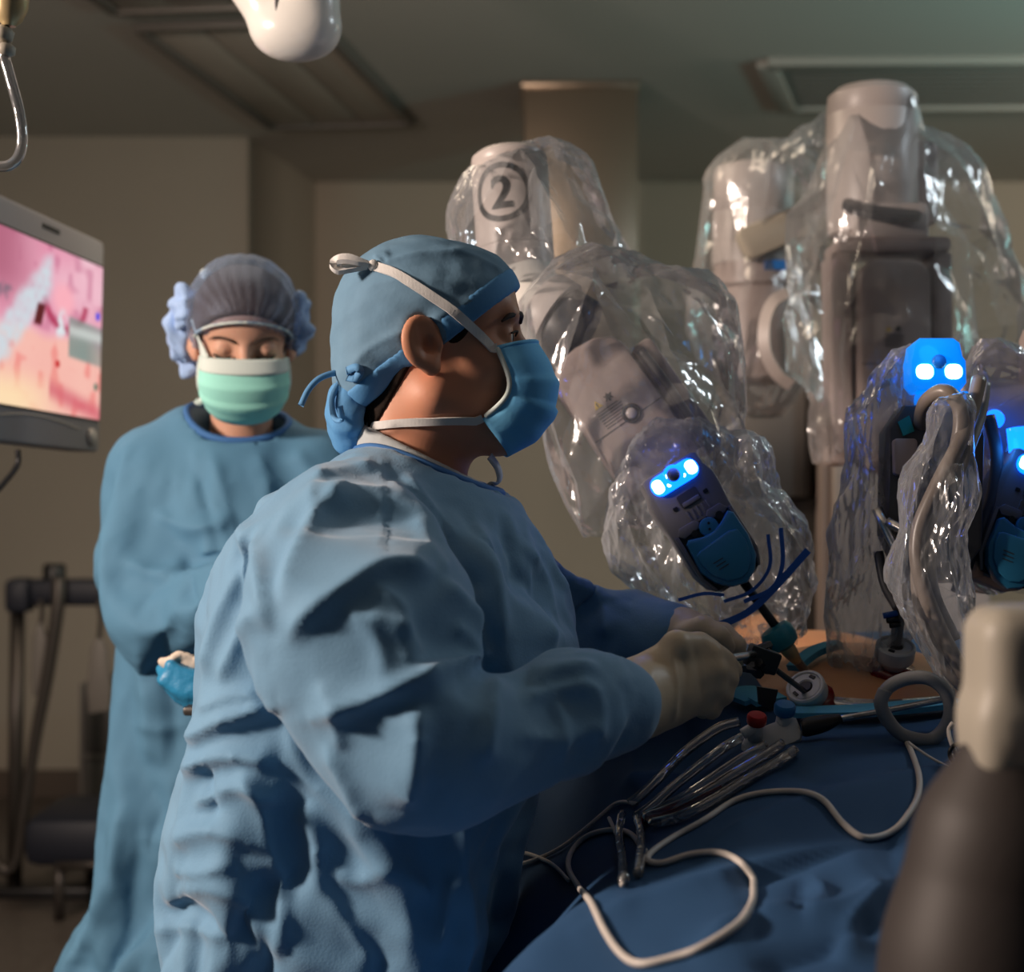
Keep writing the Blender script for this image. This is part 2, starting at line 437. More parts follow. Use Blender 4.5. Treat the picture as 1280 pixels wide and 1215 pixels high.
def lay(pts, trees, off=.003, dflt=1.6):
    """points given by where they are seen, laid on the first of the surfaces they meet"""
    P, N = [], []
    last = dflt
    for p in pts:
        px, py = p[0], p[1]
        d = Vector(at(px, py, 1.0)-np.array((0,0,CAMZ))).normalized(); best = None
        if len(p) > 2:
            q = at(*p); P.append(q); N.append(np.array((0,-1,.3))); last = p[2]; continue
        for t in trees:
            h = t.ray_cast(Vector((0,0,CAMZ)), d)
            if h[0] is not None and (best is None or h[3] < best[3]): best = h
        if best is None:
            P.append(at(px, py, last)); N.append(np.array((0,-1,.2)))
        else:
            n = np.array(best[1]);
            if n@np.array(d) > 0: n = -n
            P.append(np.array(best[0])+n*off); N.append(n); last = best[0].y
    return np.array(P), np.array(N)
def crease(V, N, poly, w, amp):
    """raise (or sink, amp < 0) a sharp fold in the cloth along a line on its near side; w the reach to either side of the line"""
    wl, wr = w if np.ndim(w) else (w, w)
    C = spline([at(p[0], p[1], 1.0) for p in poly], 6); C = np.stack([CX+C[:,0]*F, CY-(C[:,2]-CAMZ)*F], 1)
    P = pix(V); m_ = 6*max(wl, wr)
    I = np.nonzero(((P > C.min(0)-m_) & (P < C.max(0)+m_)).all(1))[0]
    if not len(I): return V
    P = P[I]; Vi = V[I]-np.array((0,0,CAMZ)); Ni = N[I]
    best = np.full(len(I), 1e9); tt = np.zeros(len(I)); sd = np.zeros(len(I))
    for i in range(len(C)-1):
        a, b = C[i], C[i+1]; ab = b-a
        t = np.clip(((P-a)@ab)/(ab@ab+1e-9), 0, 1)
        dd = np.linalg.norm(P-a-t[:,None]*ab, axis=1)
        m = dd < best; best[m] = dd[m]; tt[m] = (i+t[m])/(len(C)-1)
        sd[m] = (ab[0]*(P[m,1]-a[1])-ab[1]*(P[m,0]-a[0]))
    face = -(Ni*Vi).sum(1)/np.linalg.norm(Vi, axis=1)
    k = np.exp(-(np.sqrt(best**2+9*min(1, min(wl, wr)/7)**2)-3*min(1, min(wl, wr)/7))/np.where(sd > 0, wr, wl))*np.clip(np.sin(np.pi*np.clip(tt,0.02,.98))*2.0, 0, 1)*np.clip(face*3, 0, 1)
    V = V.copy(); V[I] += Ni*(amp*k)[:,None]
    return V
def crumple(V, N, seed, n, scale, amp, axis=None):
    """many random straight folds"""
    rs = np.random.RandomState(seed); d = np.zeros(len(V))
    for i in range(n):
        k = rs.normal(size=3)
        if axis is not None: k = k-np.array(axis)*(k@np.array(axis))*.8
        k /= np.linalg.norm(k); f = scale*(.6+rs.rand()*1.2)
        c = V@k*f+rs.rand()*9+.35*np.sin(V@rs.normal(size=3)*scale*.7)
        d += np.abs((c % 1)-.5)*2-.5
    return V+N*(amp*d/math.sqrt(n))[:,None]
SIMS = []; FOLDS = {}
def cloth(o, pin_mask, shrink, stiff=20, bend=.5, grav=.3, damp=5, mass=.15):
    vg = o.vertex_groups.new(name='pin'); pin_mask = np.asarray(pin_mask, float)
    for lv in np.arange(.1, 1.01, .1): vg.add(np.nonzero((pin_mask > lv-.1) & (pin_mask <= lv+1e-9))[0].tolist(), float(lv), 'REPLACE')
    m = o.modifiers.new('cloth', 'CLOTH'); s = m.settings
    s.vertex_group_mass = 'pin'; s.shrink_min = shrink; s.quality = 4; s.mass = mass
    s.tension_stiffness = stiff; s.compression_stiffness = stiff; s.shear_stiffness = stiff*.4; s.bending_stiffness = bend; s.air_damping = damp
    m.collision_settings.use_collision = False; m.collision_settings.use_self_collision = False
    s.effector_weights.gravity = grav
    m.point_cache.frame_start = 1; m.point_cache.frame_end = 40
    SIMS.append(o)
def run_sims(frames):
    for fr in range(1, frames+1): scene.frame_set(fr)
    dg = bpy.context.evaluated_depsgraph_get()
    for o in SIMS:
        me = bpy.data.meshes.new_from_object(o.evaluated_get(dg))
        V = np.empty(len(me.vertices)*3); me.vertices.foreach_get('co', V); V = V.reshape(-1,3)
        Fq = np.array([q.vertices[:] for q in me.polygons])
        V = laplace(V, Fq, 2, .35); sm = laplace(V, Fq, 9, .5); V = V+o.get('crisp', 0)*(V-sm)
        me.vertices.foreach_set('co', V.ravel()); me.update()
        o.modifiers.clear(); o.data = me
        ms = o.modifiers.new('s', 'SUBSURF'); ms.levels = 1; ms.render_levels = 1
        me = bpy.data.meshes.new_from_object(o.evaluated_get(bpy.context.evaluated_depsgraph_get()))
        V = np.empty(len(me.vertices)*3); me.vertices.foreach_get('co', V); V = V.reshape(-1,3)
        Fq = np.empty(len(me.loops), int); me.loops.foreach_get('vertex_index', Fq); Fq = Fq.reshape(-1,4)
        off = np.array(o.parent.location); V = V+off
        V = crumple(V, vnormals(V, Fq), 77, 5, 5.0, .0030)
        N = vnormals(laplace(V, Fq, 12, .5), Fq)
        for poly, w, a in FOLDS.get(o.name, ()): V = crease(V, N, poly, w, a)
        V = laplace(V, Fq, 2, .4)
        V = crumple(V, vnormals(V, Fq), 78, 6, 16, .0010)
        me.vertices.foreach_set('co', (V-off).ravel())
        me.polygons.foreach_set('use_smooth', [True]*len(me.polygons)); me.update()
        if 'crisp' in o: del o['crisp']
        o.modifiers.clear(); o.vertex_groups.clear(); o.data = me
    SIMS.clear()
def px_frame(px, py, d, down, tilt=0.0):
    """local frame for a part seen at a pixel: u to the right, v along `down` in the picture plane, w towards the viewer; unit = 1 pixel there"""
    O = at(px, py, d); s = d/F
    dv = np.array(down, float); dv /= np.linalg.norm(dv)
    ev = np.array((dv[0], 0, -dv[1])); ew = np.array((0, -1.0, 0))
    eu = np.cross(ev, ew); eu = eu if eu[0] > 0 else -eu
    if tilt:
        c, sn = math.cos(tilt), math.sin(tilt)
        ev, ew = ev*c+ew*sn, ew*c-ev*sn
    R = np.stack([eu*s, ev*s, ew*s], 1)
    return O, R

# ================================================================ the room
HC = 2.80
DL, DR = 6.44, 7.40
def quad(name, pts, m, flipn=False):
    return struct(mesh_obj(name, pts, [(0,1,2,3)], m, smooth=False))
XL = -1.118                                      # where the near wall turns the corner
quad('floor', [(-3.2,-1.2,0),(4.2,-1.2,0),(4.2,DR+.2,0),(-3.2,DR+.2,0)], 'floor')
quad('ceiling', [(-3.2,-.2,HC),(-3.2,DR+.2,HC),(4.2,DR+.2,HC),(4.2,-.2,HC)], 'ceil')
struct(mesh_obj('wall_back', *box_m((XL-1.05, DL+.06, HC/2), (1.05,.06,HC/2)), 'wall', smooth=False))
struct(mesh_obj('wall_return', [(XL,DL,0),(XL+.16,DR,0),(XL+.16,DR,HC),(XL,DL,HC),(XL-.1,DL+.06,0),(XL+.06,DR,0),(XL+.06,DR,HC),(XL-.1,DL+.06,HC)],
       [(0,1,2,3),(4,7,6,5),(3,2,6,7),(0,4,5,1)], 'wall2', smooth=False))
struct(mesh_obj('wall_recess', *box_m((1.6, DR+.06, HC/2), (2.6,.06,HC/2)), 'wall', smooth=False))
struct(mesh_obj('wall_left', *box_m((-3.2, 3.2, HC/2), (.06,4.2,HC/2)), 'wall', smooth=False))
struct(mesh_obj('wall_right', *box_m((4.2, 3.2, HC/2), (.06,4.2,HC/2)), 'wall', smooth=False))
struct(mesh_obj('baseboard_back', *box_m((XL-1.03, DL-.012, .06), (1.03,.012,.06), bev=.004), 'base', smooth=False))
struct(mesh_obj('baseboard_recess', *box_m((1.6, DR-.012, .06), (2.5,.012,.06), bev=.004), 'base', smooth=False))

def on_ceiling(px, py):
    d = (HC-CAMZ)*F/(CY-py); return np.array([(px-CX)/F*d, d, HC])
def ceiling_light(A, U, Vv, lab):
    """a recessed troffer: corner A, edge vectors U (short) and Vv (long)"""
    C0 = A+U/2+Vv/2; t = thing('ceiling_light', lab, 'ceiling light', C0, 'switched-off ceiling lights')
    u, v = U/np.linalg.norm(U), Vv/np.linalg.norm(Vv); R = np.stack([u, v, np.array((0,0,1.0))], 1)
    lu, lv = np.linalg.norm(U)/2, np.linalg.norm(Vv)/2
    for sx, sy, hx, hy in ((-1,0,.016,lv),(1,0,.016,lv),(0,-1,lu,.016),(0,1,lu,.016)):
        mesh_obj('frame', *box_m(C0+u*sx*lu+v*sy*lv+np.array((0,0,-.012)), (hx,hy,.014), R, bev=.004), 'ltframe', t, auto=30)
    for k in range(3):
        mesh_obj('lens_panel', *box_m(C0+u*(k-1)*lu*.655+np.array((0,0,-.005)), (lu*.318, lv-.02, .006), R, bev=.003), 'lens', t, auto=30)
    return t
a0, a1, a2 = on_ceiling(340,155), on_ceiling(515,150), on_ceiling(165,25)
U0, V0 = a1-a0, (a2-a0)*.97
ceiling_light(a0, U0, V0, 'dark switched-off ceiling light panel behind the white lamp arm')
ceiling_light(a0+(a2-a0)*1.09, U0, V0, 'dark switched-off ceiling light panel cut off by the top edge')
# framed air vent on the right
b0, b1 = on_ceiling(958,74), on_ceiling(984,132)
Wd = np.array((1.5,-.04,0)); vc = (b0+b1)/2+Wd/2
vt = thing('ceiling_vent', 'wide framed air vent in the ceiling above the draped robot', 'vent', vc)
e1 = b1-b0
def bar(p, q, w, h, m, nm, par):
    p, q = np.array(p, float), np.array(q, float); ax = (q-p)/np.linalg.norm(q-p); u, v, a = basis(ax)
    return mesh_obj(nm, *box_m((p+q)/2, (w/2,h/2,np.linalg.norm(q-p)/2), np.stack([u,v,a],1), bev=min(w,h)*.2), m, par, auto=30)
dz = np.array((0,0,-.015))
bar(b0+dz, b1+dz, .07, .03, 'white_frame', 'frame', vt); bar(b0+Wd+dz, b1+Wd+dz, .07, .03, 'white_frame', 'frame', vt)
bar(b0+dz, b0+Wd+dz, .06, .03, 'white_frame', 'frame', vt); bar(b1+dz, b1+Wd+dz, .06, .03, 'white_frame', 'frame', vt)
for k in range(9):
    p = b0+e1*(k+1)/10+np.array((.03,0,-.008)); bar(p, p+Wd-np.array((.06,0,0)), .058, .010, 'vent', 'slat', vt)

# stainless column hanging from the ceiling
cx0, cx1, cd = (655-CX)/F*5.55, (797-CX)/F*5.55, 5.55
ct = thing('steel_duct', 'brushed steel duct box hanging from the ceiling behind the drapes', 'duct', ((cx0+cx1)/2, cd+.2, HC))
mesh_obj('casing', *box_m(((cx0+cx1)/2, cd+.22, HC-.55), ((cx1-cx0)/2, .22, .55), bev=.006), 'steel', ct, auto=30)
mesh_obj('lower_rim', *box_m(((cx0+cx1)/2, cd+.22, HC-1.11), ((cx1-cx0)/2+.006, .226, .02), bev=.006), 'steel', ct, auto=30)
mesh_obj('ceiling_flange', *box_m(((cx0+cx1)/2, cd+.22, HC-.012), ((cx1-cx0)/2+.01, .23, .012), bev=.004), 'steel', ct, auto=30)

# ================================================================ heads
def head_mesh(h=.0026, fem=False, lids=1.0):
    g = Grid((-.125,-.11,-.23), (.14,.11,.145), h)
    k = .9 if fem else 1.0
    f = g.ell((-.006,0,.039), (.0925,.0745,.080))
    f = smin(f, g.ell((.035,0,.05), (.053,.062,.055)), .02)
    f = smin(f, g.ell((.036,0,-.03), (.052,.056,.072)), .02)
    for s in (-1,1):
        f = smin(f, g.ell((.055,s*.04,-.014), (.027,.022,.02)), .02)
        f = smin(f, g.seg((.0,s*.052*k,-.05), (.066,s*.016,-.092), .021*k, .015), .025)
    if not fem: f = smin(f, g.seg((.079,-.034,.034), (.079,.034,.034), .012), .014)
    f = smin(f, g.ell((.074,0,-.093), (.018,.02,.015)), .018)
    f = smin(f, g.ell((.072,0,-.06), (.024,.03,.028)), .02)
    for s in (-1,1):
        f = smax(f, -g.ell((.094,s*.033,.013), (.016,.018,.012)), .012)
    f = smin(f, g.seg((.086,0,.02), (.114,0,-.022), .007, .0115), .012)
    for s in (-1,1): f = smin(f, g.ell((.102,s*.013,-.026), (.012,.008,.009)), .008)
    f = smin(f, g.ell((.094,0,-.056), (.007,.022,.006)), .008); f = smin(f, g.ell((.092,0,-.069), (.008,.019,.007)), .008)
    for s in (-1,1):
        f = smin(f, g.ell((.0715,s*.032,.013), (.0145,.0165,.0135)), .005)
        if lids < 1: f = smax(f, -g.ell((.087,s*.032,.0115), (.010,.0125,.0042)), .003)
    f = smin(f, g.seg((-.015,0,-.04), (-.034,0,-.235), .056*k, .062*k, (1,.95,1)), .03)
    for s in (-1,1):                                  # ears: helix, hollow, lobe
        ry = Matrix.Rotation(math.radians(-12), 3, 'Y'); rz = Matrix.Rotation(math.radians(s*-26), 3, 'Z'); Rm = np.array(rz@ry)
        c = np.array((-.014,s*.081,.003)); loc = lambda x, y, z: c+Rm@np.array((x, s*y, z))
        e = g.ell(c, (.0235,.0085,.0285), Rm)
        e = smin(e, g.ell(loc(.006,-.001,-.026), (.0105,.007,.0105), Rm), .006)
        e = smax(e, -g.ell(loc(.003,.0085,.002), (.0165,.0068,.0215), Rm), .003)
        e = smax(e, -g.ell(loc(.008,.004,-.004), (.0085,.0085,.0095), Rm), .003)
        e = smin(e, g.seg(loc(-.008,.0015,-.014), loc(-.006,.0015,.010), .0036, .003), .004)
        e = smin(e, g.seg(loc(.0175,.0035,-.006), loc(.0165,.0035,.001), .0038, .003), .004)
        f = smin(f, e, .005)
    V, Fq = g.mesh(f)
    V = laplace(V, Fq, 2, .4)
    return g, f, V, Fq

def frame_from(fwd, up=(0,0,1)):
    f = np.array(fwd, float); f /= np.linalg.norm(f); u = np.array(up, float)
    l = np.cross(u, f); l /= np.linalg.norm(l); u = np.cross(f, l)
    return np.stack([f, l, u], 1)
def mask_mesh(dims=1.0, nu=36, nv=30, drop=0):
    """pleated surgical mask in head coordinates"""
    vv = np.array([0,.15,.32,.5,.68,.85,1.0])
    xc = np.array([.112,.1245,.131,.1325,.127,.110,.078]); zc = np.array([.008,-.012,-.030,-.050,-.074,-.097,-.113])
    xs = np.array([.064,.070,.075,.076,.070,.060,.048]); zs = np.array([-.002,-.018,-.032,-.044,-.055,-.065,-.074]); ys = np.array([.064,.067,.068,.068,.066,.062,.056])
    V = []
    for v in np.linspace(0, 1, nv):
        I = lambda a: np.interp(v, vv, a)
        pl = .0
        for c in (.34,.60):
            if 0 <= v-c < .16: pl = .0042*(1-(v-c)/.16)*min(1,(v-c)/.02+.3)
        for u in np.linspace(-1, 1, nu):
            a = u*math.pi/2; cs = max(math.cos(a), 0)**.72
            x = I(xs)+(I(xc)-I(xs))*cs; z = I(zs)+(I(zc)-I(zs))*cs**.9
            y = I(ys)*math.sin(a)
            n = np.array((math.cos(a)*.9+.1, math.sin(a)*.75, 0))
            V.append(np.array((x,y,z))+n*pl*min(1, cs*2.5))
    Fq = [(i*nu+j, (i+1)*nu+j, (i+1)*nu+j+1, i*nu+j+1) for i in range(nv-1) for j in range(nu-1)]
    return np.array(V), Fq
def solid(o, t, off=0):
    m = o.modifiers.new('s', 'SOLIDIFY'); m.thickness = t; m.offset = off; return o

# ================================================================ the surgeon in the foreground
HM = at(540,440,1.62)
RM = frame_from((1, .10, .02))
man = thing('person', 'person side-on in blue cap and mask, gripping an instrument in a cream glove', 'person', (float(HM[0])-.12, 1.6, 0))
gh, fh, Vh, Fh = head_mesh(lids=.5)
hv = Vh@RM.T+HM
# rest of the body under the gown, down to the feet
A = at
g = Grid((-.5,1.2,-.02), (.28,2.02,1.36), .013)
body = [g.seg(A(520,660,1.62),A(500,760,1.62),.05,.085,(1,1.3,1)), g.seg(A(500,760,1.62),A(455,1080,1.6),.085,.10,(1,1.2,1)), g.seg(A(455,1080,1.6),A(435,1200,1.6),.10,.10,(1,1.3,1)),
        g.seg(A(475,690,1.47),A(520,940,1.37),.045,.036), g.seg(A(520,940,1.37),A(790,882,1.49),.034,.026),
        g.seg(A(590,760,1.80),A(715,808,1.86),.035,.034), g.seg(A(715,808,1.86),A(850,805,1.75),.034,.026)]
for y, dx in ((1.48,0.02),(1.74,-.04)):
    body += [g.seg((-.17+dx,y,.78),(-.18+dx,y,.44),.075,.055), g.seg((-.19+dx,y,.44),(-.23+dx,y,.09),.055,.04), g.seg((-.24+dx,y,.045),(-.06+dx,y,.035),.045,.035)]
fb = union(body, .05)
fb = np.maximum(fb, -(g.Z-.0))
Vb, Fb = g.mesh(fb)
V, Fc = cat_meshes([(hv, Fh), (Vb, Fb)])
mesh_obj('body', V, Fc, 'skin', man)
for s in (-1,1):
    mesh_obj('eye', *lathe_m([(.0005,-.0125),(.006,-.011),(.011,-.006),(.0125,0),(.011,.006),(.0062,.0108)], (np.array((.0722,s*.032,.0125))@RM.T)+HM, RM@np.array((1,0,0)), 20), 'eye', man)
    e = man.children[-1]
    mesh_obj('iris', *lathe_m([(.0062,.0106),(.004,.0121),(.0005,.0127)], (np.array((.0722,s*.032,.0125))@RM.T)+HM, RM@np.array((1,0,0)), 20), 'iris', e)
    P = [np.array(p) for p in ((.094,s*.012,.029),(.092,s*.028,.036),(.080,s*.047,.033),(.070,s*.056,.026))]
    mesh_obj('eyebrow', *tube_m([p@RM.T+HM for p in P], [.0022,.0036,.003,.0012], 8), 'brow', man)
    P = [np.array(p) for p in ((.0875,s*.021,.0140),(.0882,s*.032,.0178),(.081,s*.045,.0150))]
    mesh_obj('eyelid', *tube_m([p@RM.T+HM for p in P], [.0009,.0015,.0009], 8), 'brow', man)
# hair: nape and sideburn
hm = smax(fh-np.float32(.0035), gh.plane((-.03,0,.035), (-.45,0,.9)), .004)
reg = np.minimum(gh.box((-.078,0,-.03), (.040,.08,.062), np.array(Matrix.Rotation(.55,3,'Y')), .02), np.minimum(gh.ell((.025,.076,.026), (.015,.03,.027), np.array(Matrix.Rotation(.35,3,'Y'))), gh.ell((.025,-.076,.026), (.015,.03,.027), np.array(Matrix.Rotation(.35,3,'Y')))))
hm = smax(hm, reg, .006)
hm = np.maximum(hm, -(fh+np.float32(.004)))
Vr, Fr = gh.mesh(hm)
mesh_obj('hair', Vr@RM.T+HM, Fr, 'hair', man)
# cap
pn = np.array((-.60,0,.80)); pp = np.array((.088,0,.064))
capf = gh.ell((-.006,0,.038), (.0985,.081,.0865))
capf = smin(capf, gh.ell((.036,0,.050), (.056,.065,.058)), .02)
capf = smin(capf, gh.ell((-.07,0,-.02), (.035,.056,.05)), .03)
capf = smax(capf, -gh.plane(pp, pn), .004)
for s in (-1,1): capf = smax(capf, -gh.ell((-.013,s*.088,.002), (.027,.024,.033)), .003)
Vc_, Fc_ = gh.mesh(capf); Vc_ = laplace(Vc_, Fc_, 1, .4)
Nc = vnormals(Vc_, Fc_); Vc_ = crumple(Vc_, Nc, 5, 6, 11, .0030); Vc_ = crumple(Vc_, Nc, 6, 6, 30, .0012)
for poly, w, a in (([(430,470),(470,430),(560,390),(640,350)], 5, .0025), ([(470,335),(520,318),(590,315)], 4, .003), ([(450,360),(500,350),(560,352)], 4, .002), ([(560,310),(600,325),(635,345)], 4, .003), ([(480,330),(472,322),(490,318)], 4, .004)):
    Vt = Vc_@RM.T+HM; Vc_ = (crease(Vt, Nc@RM.T, poly, w, a)-HM)@RM
cap_o = mesh_obj('cap', Vc_@RM.T+HM, Fc_, 'capm', man)
bandf = smax(smax(capf-np.float32(.0028), gh.plane(pp+pn*.021, pn), .003), -gh.plane(pp-pn*.006, pn), .003)
bandf = np.maximum(bandf, -(fh-np.float32(.001)))
for s in (-1,1): bandf = smax(bandf, -gh.ell((-.013,s*.088,.002), (.027,.025,.033)), .003)
Vd, Fd = gh.mesh(bandf); mesh_obj('cap_band', laplace(Vd, Fd, 1, .3)@RM.T+HM, Fd, 'capband', man); tre_band = bvh_of(Vd@RM.T+HM, Fd)
tail = smax(gh.ell((-.088,0,-.065), (.026,.045,.045)), -gh.ell((-.05,0,-.07), (.03,.05,.06)), .006)
tail = smax(tail, gh.plane((-.07,0,-.025),(.3,0,1)), .004)
Vd, Fd = gh.mesh(tail); Nd = vnormals(Vd, Fd); Vd = crumple(Vd, Nd, 8, 6, 30, .003)
mesh_obj('cap_tail', Vd@RM.T+HM, Fd, 'capband', man); tre_tail = bvh_of(Vd@RM.T+HM, Fd)
tre_cap = bvh_of(np.concatenate([Vc_@RM.T+HM]), Fc_)
tre_head = bvh_of(hv, Fh)
nd = 1.592
for P, w in (([(431,466),(415,467),(398,474),(385,488),(376,507)], .006), ([(432,468),(422,482),(415,500),(418,522),(427,524),(425,508)], .006), ([(436,463),(446,458),(452,464),(446,472),(437,470)], .008)):
    Q = [at(x,y,nd-.01*i) for i,(x,y) in enumerate(P)] if P[0][0] < 435 else list(lay(P, [tre_cap, tre_tail], .004, nd)[0])
    mesh_obj('cap_tie', *ribbon_m(Q, [np.array((.2,-1,.3)) for _ in Q], w, .0012, 6), 'tieb', man)
# mask
Vm, Fm = mask_mesh()
rs = np.random.RandomState(3)
mo = solid(mesh_obj('mask', Vm@RM.T+HM, Fm, 'mask', man), .0018)
row = lambda i: Vm.reshape(30,36,3)[i]
edge = [Vm.reshape(30,36,3)[i,j] for (i,j) in [(0,j) for j in range(0,36,3)]+[(0,35)]]
mesh_obj('mask_edge', *tube_m([p@RM.T+HM for p in edge], .0024, 8, 3), 'mask', man)
for j in (1, 34):
    side = Vm.reshape(30,36,3)[:,0 if j == 1 else 35]
    mesh_obj('mask_side_binding', *tube_m([p@RM.T+HM for p in side[::4]], .0028, 8, 3), 'maskw', man)
Pd = spline([(x,y,0) for x,y in [(619,441),(598,418),(572,394),(545,375),(515,355),(490,341),(468,333)]], 5)
P, N_ = lay([tuple(p[:2]) for p in Pd], [tre_cap, tre_head, tre_band], .0024, 1.55)
for _ in range(3): P[1:-1] = .25*P[:-2]+.5*P[1:-1]+.25*P[2:]
P[0] = Vm.reshape(30,36,3)[0,0]@RM.T+HM; 
if P[0][1] > 1.62: P[0] = Vm.reshape(30,36,3)[0,35]@RM.T+HM
mesh_obj('mask_tie', *ribbon_m(P, N_, .0098, .001, 2), 'tie', man, auto=40)
k = P[-1]
Q = [k, k+np.array((-.013,-.005,.003)), k+np.array((-.026,-.006,.006)), k+np.array((-.037,-.004,.0045)), k+np.array((-.036,.0,-.004)), k+np.array((-.022,0,-.003)), k+np.array((-.006,0,-.001))]
mesh_obj('mask_tie_loop', *ribbon_m(Q, [np.array((.0,-.6,.8))]*7, [.005,.010,.013,.013,.013,.010,.005], .0025, 6), 'tie', man, auto=50)
mesh_obj('mask_tie_knot', *lathe_m([(.001,-.006),(.005,-.004),(.006,0),(.005,.004),(.001,.006)], k, (1,0,.3), 12), 'tie', man)
Pd = spline([(x,y,0) for x,y in [(601,526),(570,525),(535,526),(500,529),(476,532),(462,533)]], 4)
P, N_ = lay([tuple(p[:2]) for p in Pd], [tre_cap, tre_head], .0025, 1.56)
for _ in range(2): P[1:-1] = .25*P[:-2]+.5*P[1:-1]+.25*P[2:]
lowc = Vm.reshape(30,36,3)[-1]
cand = [lowc[0]@RM.T+HM, lowc[35]@RM.T+HM]; P[0] = min(cand, key=lambda q: q[1])
mesh_obj('mask_tie', *ribbon_m(P, N_, .0085, .001, 2), 'tie', man, auto=40)
P = [at(612,570,1.60), at(622,585,1.62), at(624,600,1.64), at(612,606,1.66)]
mesh_obj('mask_tie', *ribbon_m(P, [np.array((.5,-1,0))]*4, .008, .001, 6), 'tie', man)

# gown of the surgeon
g = Grid((-.66,1.12,.22), (.36,2.08,1.47), .0086)
sc = (1,1.12,1)
T = [(A(526,616,1.62),.058),(A(508,718,1.62),.134),(A(488,820,1.62),.176),(A(468,930,1.6),.160),(A(447,1080,1.6),.178),(A(418,1250,1.6),.180),(A(410,1760,1.6),.20)]
f = union([g.seg(T[i][0],T[i+1][0],T[i][1],T[i+1][1],sc) for i in range(len(T)-1)], .05)
f = smin(f, g.ell(A(425,725,1.60), (.075,.12,.095)), .06)
f = smin(f, g.seg(A(480,620,1.56), A(425,650,1.49), .038, .042), .05)
f = smin(f, g.ell(A(592,722,1.66), (.062,.12,.078)), .05); f = smin(f, g.seg(A(600,700,1.72), A(655,730,1.82), .045, .055), .05)
na = union([g.seg(A(452,690,1.45),A(468,800,1.38),.068,.084), g.seg(A(468,800,1.38),A(548,918,1.345),.084,.064), g.seg(A(548,918,1.345),A(772,884,1.44),.064,.042), g.ell(A(720,872,1.42),(.048,.048,.042)), g.ell(A(490,895,1.36),(.055,.05,.055))], .04)
fa = union([g.seg(A(630,728,1.83),A(725,795,1.86),.062,.064), g.seg(A(725,795,1.86),A(838,800,1.77),.064,.046)], .04)
f = smin(smin(f, na, .022), fa, .04)
neckhole = g.seg(A(548,555,1.62), A(530,655,1.62), .092, .064, (1,.95,1))
f = smax(f, -neckhole, .012)
V, Fq = g.mesh(f)
N = vnormals(V, Fq)
folds = [
    ([(355,805),(415,755),(480,716),(545,722)], (26,8), .017), ([(380,900),(470,872),(530,850),(615,834)], (16,9), .018), ([(523,880),(525,940),(512,1015)], (8,26), .017),
    ([(300,650),(330,700),(342,795)], (8,18), .016), ([(440,600),(400,640),(370,700),(355,760)], (24,8), .012), ([(479,562),(479,630),(479,708)], (2.5,2.5), .004), ([(483,562),(483,630),(483,708)], (2.5,2.5), -.003),
    ([(545,722),(590,775),(613,832)], (8,16), .012), ([(590,650),(618,730),(628,810)], (7,14), .011), ([(650,672),(680,740),(690,820)], (7,14), .011), ([(700,715),(740,745),(790,760)], (10,7), .010), ([(735,715),(755,760),(760,800)], (7,10), .010),
    ([(666,856),(700,842),(752,836)], (10,6), .012), ([(645,880),(700,866),(745,858)], (12,6), .010), ([(620,845),(610,900),(600,960)], (16,7), .012), ([(640,920),(700,925),(760,905)], (14,10), .008), ([(690,870),(705,915),(700,960)], (6,10), .006), ([(740,850),(752,890),(748,930)], (5,8), .007),
    ([(236,930),(290,900),(354,880)], (14,7), .020), ([(226,968),(290,945),(352,955)], (14,7), .018), ([(240,1012),(300,985),(355,1002)], (14,7), .014), ([(210,1055),(270,1040),(345,1062)], (14,8), .012), ([(200,1125),(260,1110),(335,1132)], (16,8), .010),
    ([(300,960),(330,1020),(345,1100)], (7,14), .013), ([(354,1070),(355,1140),(350,1205)], (4,7), .010), ([(430,1010),(480,1080),(545,1125)], (20,9), .012), ([(380,1090),(430,1150),(470,1215)], (20,9), .012), ([(255,955),(258,990),(268,1025)], (6,10), -.010),
    ([(352,890),(385,965),(440,1015),(505,1048)], (12,10), .008), ([(407,925),(440,985),(458,1025)], (7,12), .010), ([(400,850),(420,900),(430,940)], (8,12), .007), ([(450,770),(500,790),(520,830)], (10,7), .008),
    ([(255,850),(278,770),(312,700)], (9,9), .011), ([(275,860),(300,800),(322,760)], (9,9), .010), ([(390,600),(430,590),(470,580)], (8,8), .006), ([(465,735),(500,760),(505,800)], (7,9), .008), ([(430,760),(470,800),(480,850)], (9,7), .006), ([(560,780),(585,800),(606,832)], (8,8), .007), ([(245,890),(290,870),(330,868)], (10,6), .010), ([(380,1000),(400,1050),(395,1110)], (7,12), .011), ([(215,1085),(250,1090),(300,1080)], (9,6), .009), ([(290,1120),(320,1150),(330,1200)], (7,10), .008), ([(190,1165),(240,1160),(290,1175)], (10,6), .009),
    ([(420,1090),(450,1100),(500,1085)], (10,8), .008), ([(570,1090),(560,1140),(540,1200)], (10,12), .010), ([(405,580),(390,620),(395,660)], (7,10), .007), ([(500,590),(540,640),(575,680)], (8,12), .008), ([(520,640),(540,690),(560,720)], (7,10), .006)]
V = crumple(V, vnormals(V, Fq), 11, 8, 5.0, .0045)
gown = mesh_obj('gown', V, Fq, 'gown', man)
cuffn = A(785,884,1.45); cufff = A(842,800,1.765)
neckc = A(530,615,1.62)
def near(c, r0, r1, sc=(1,1,1)): return np.clip((r1-np.linalg.norm((V-c)*np.array(sc), axis=1))/(r1-r0), 0, 1)
pin = np.maximum.reduce([near(neckc, .10, .15, (1,1,1.3)), (V[:,2] < .27)*1.0, near(cuffn, .05, .075), near(cufff, .05, .075)])
cloth(gown, pin, -.085, bend=2.5, grav=.12); gown['crisp'] = .6; FOLDS[gown.name] = folds
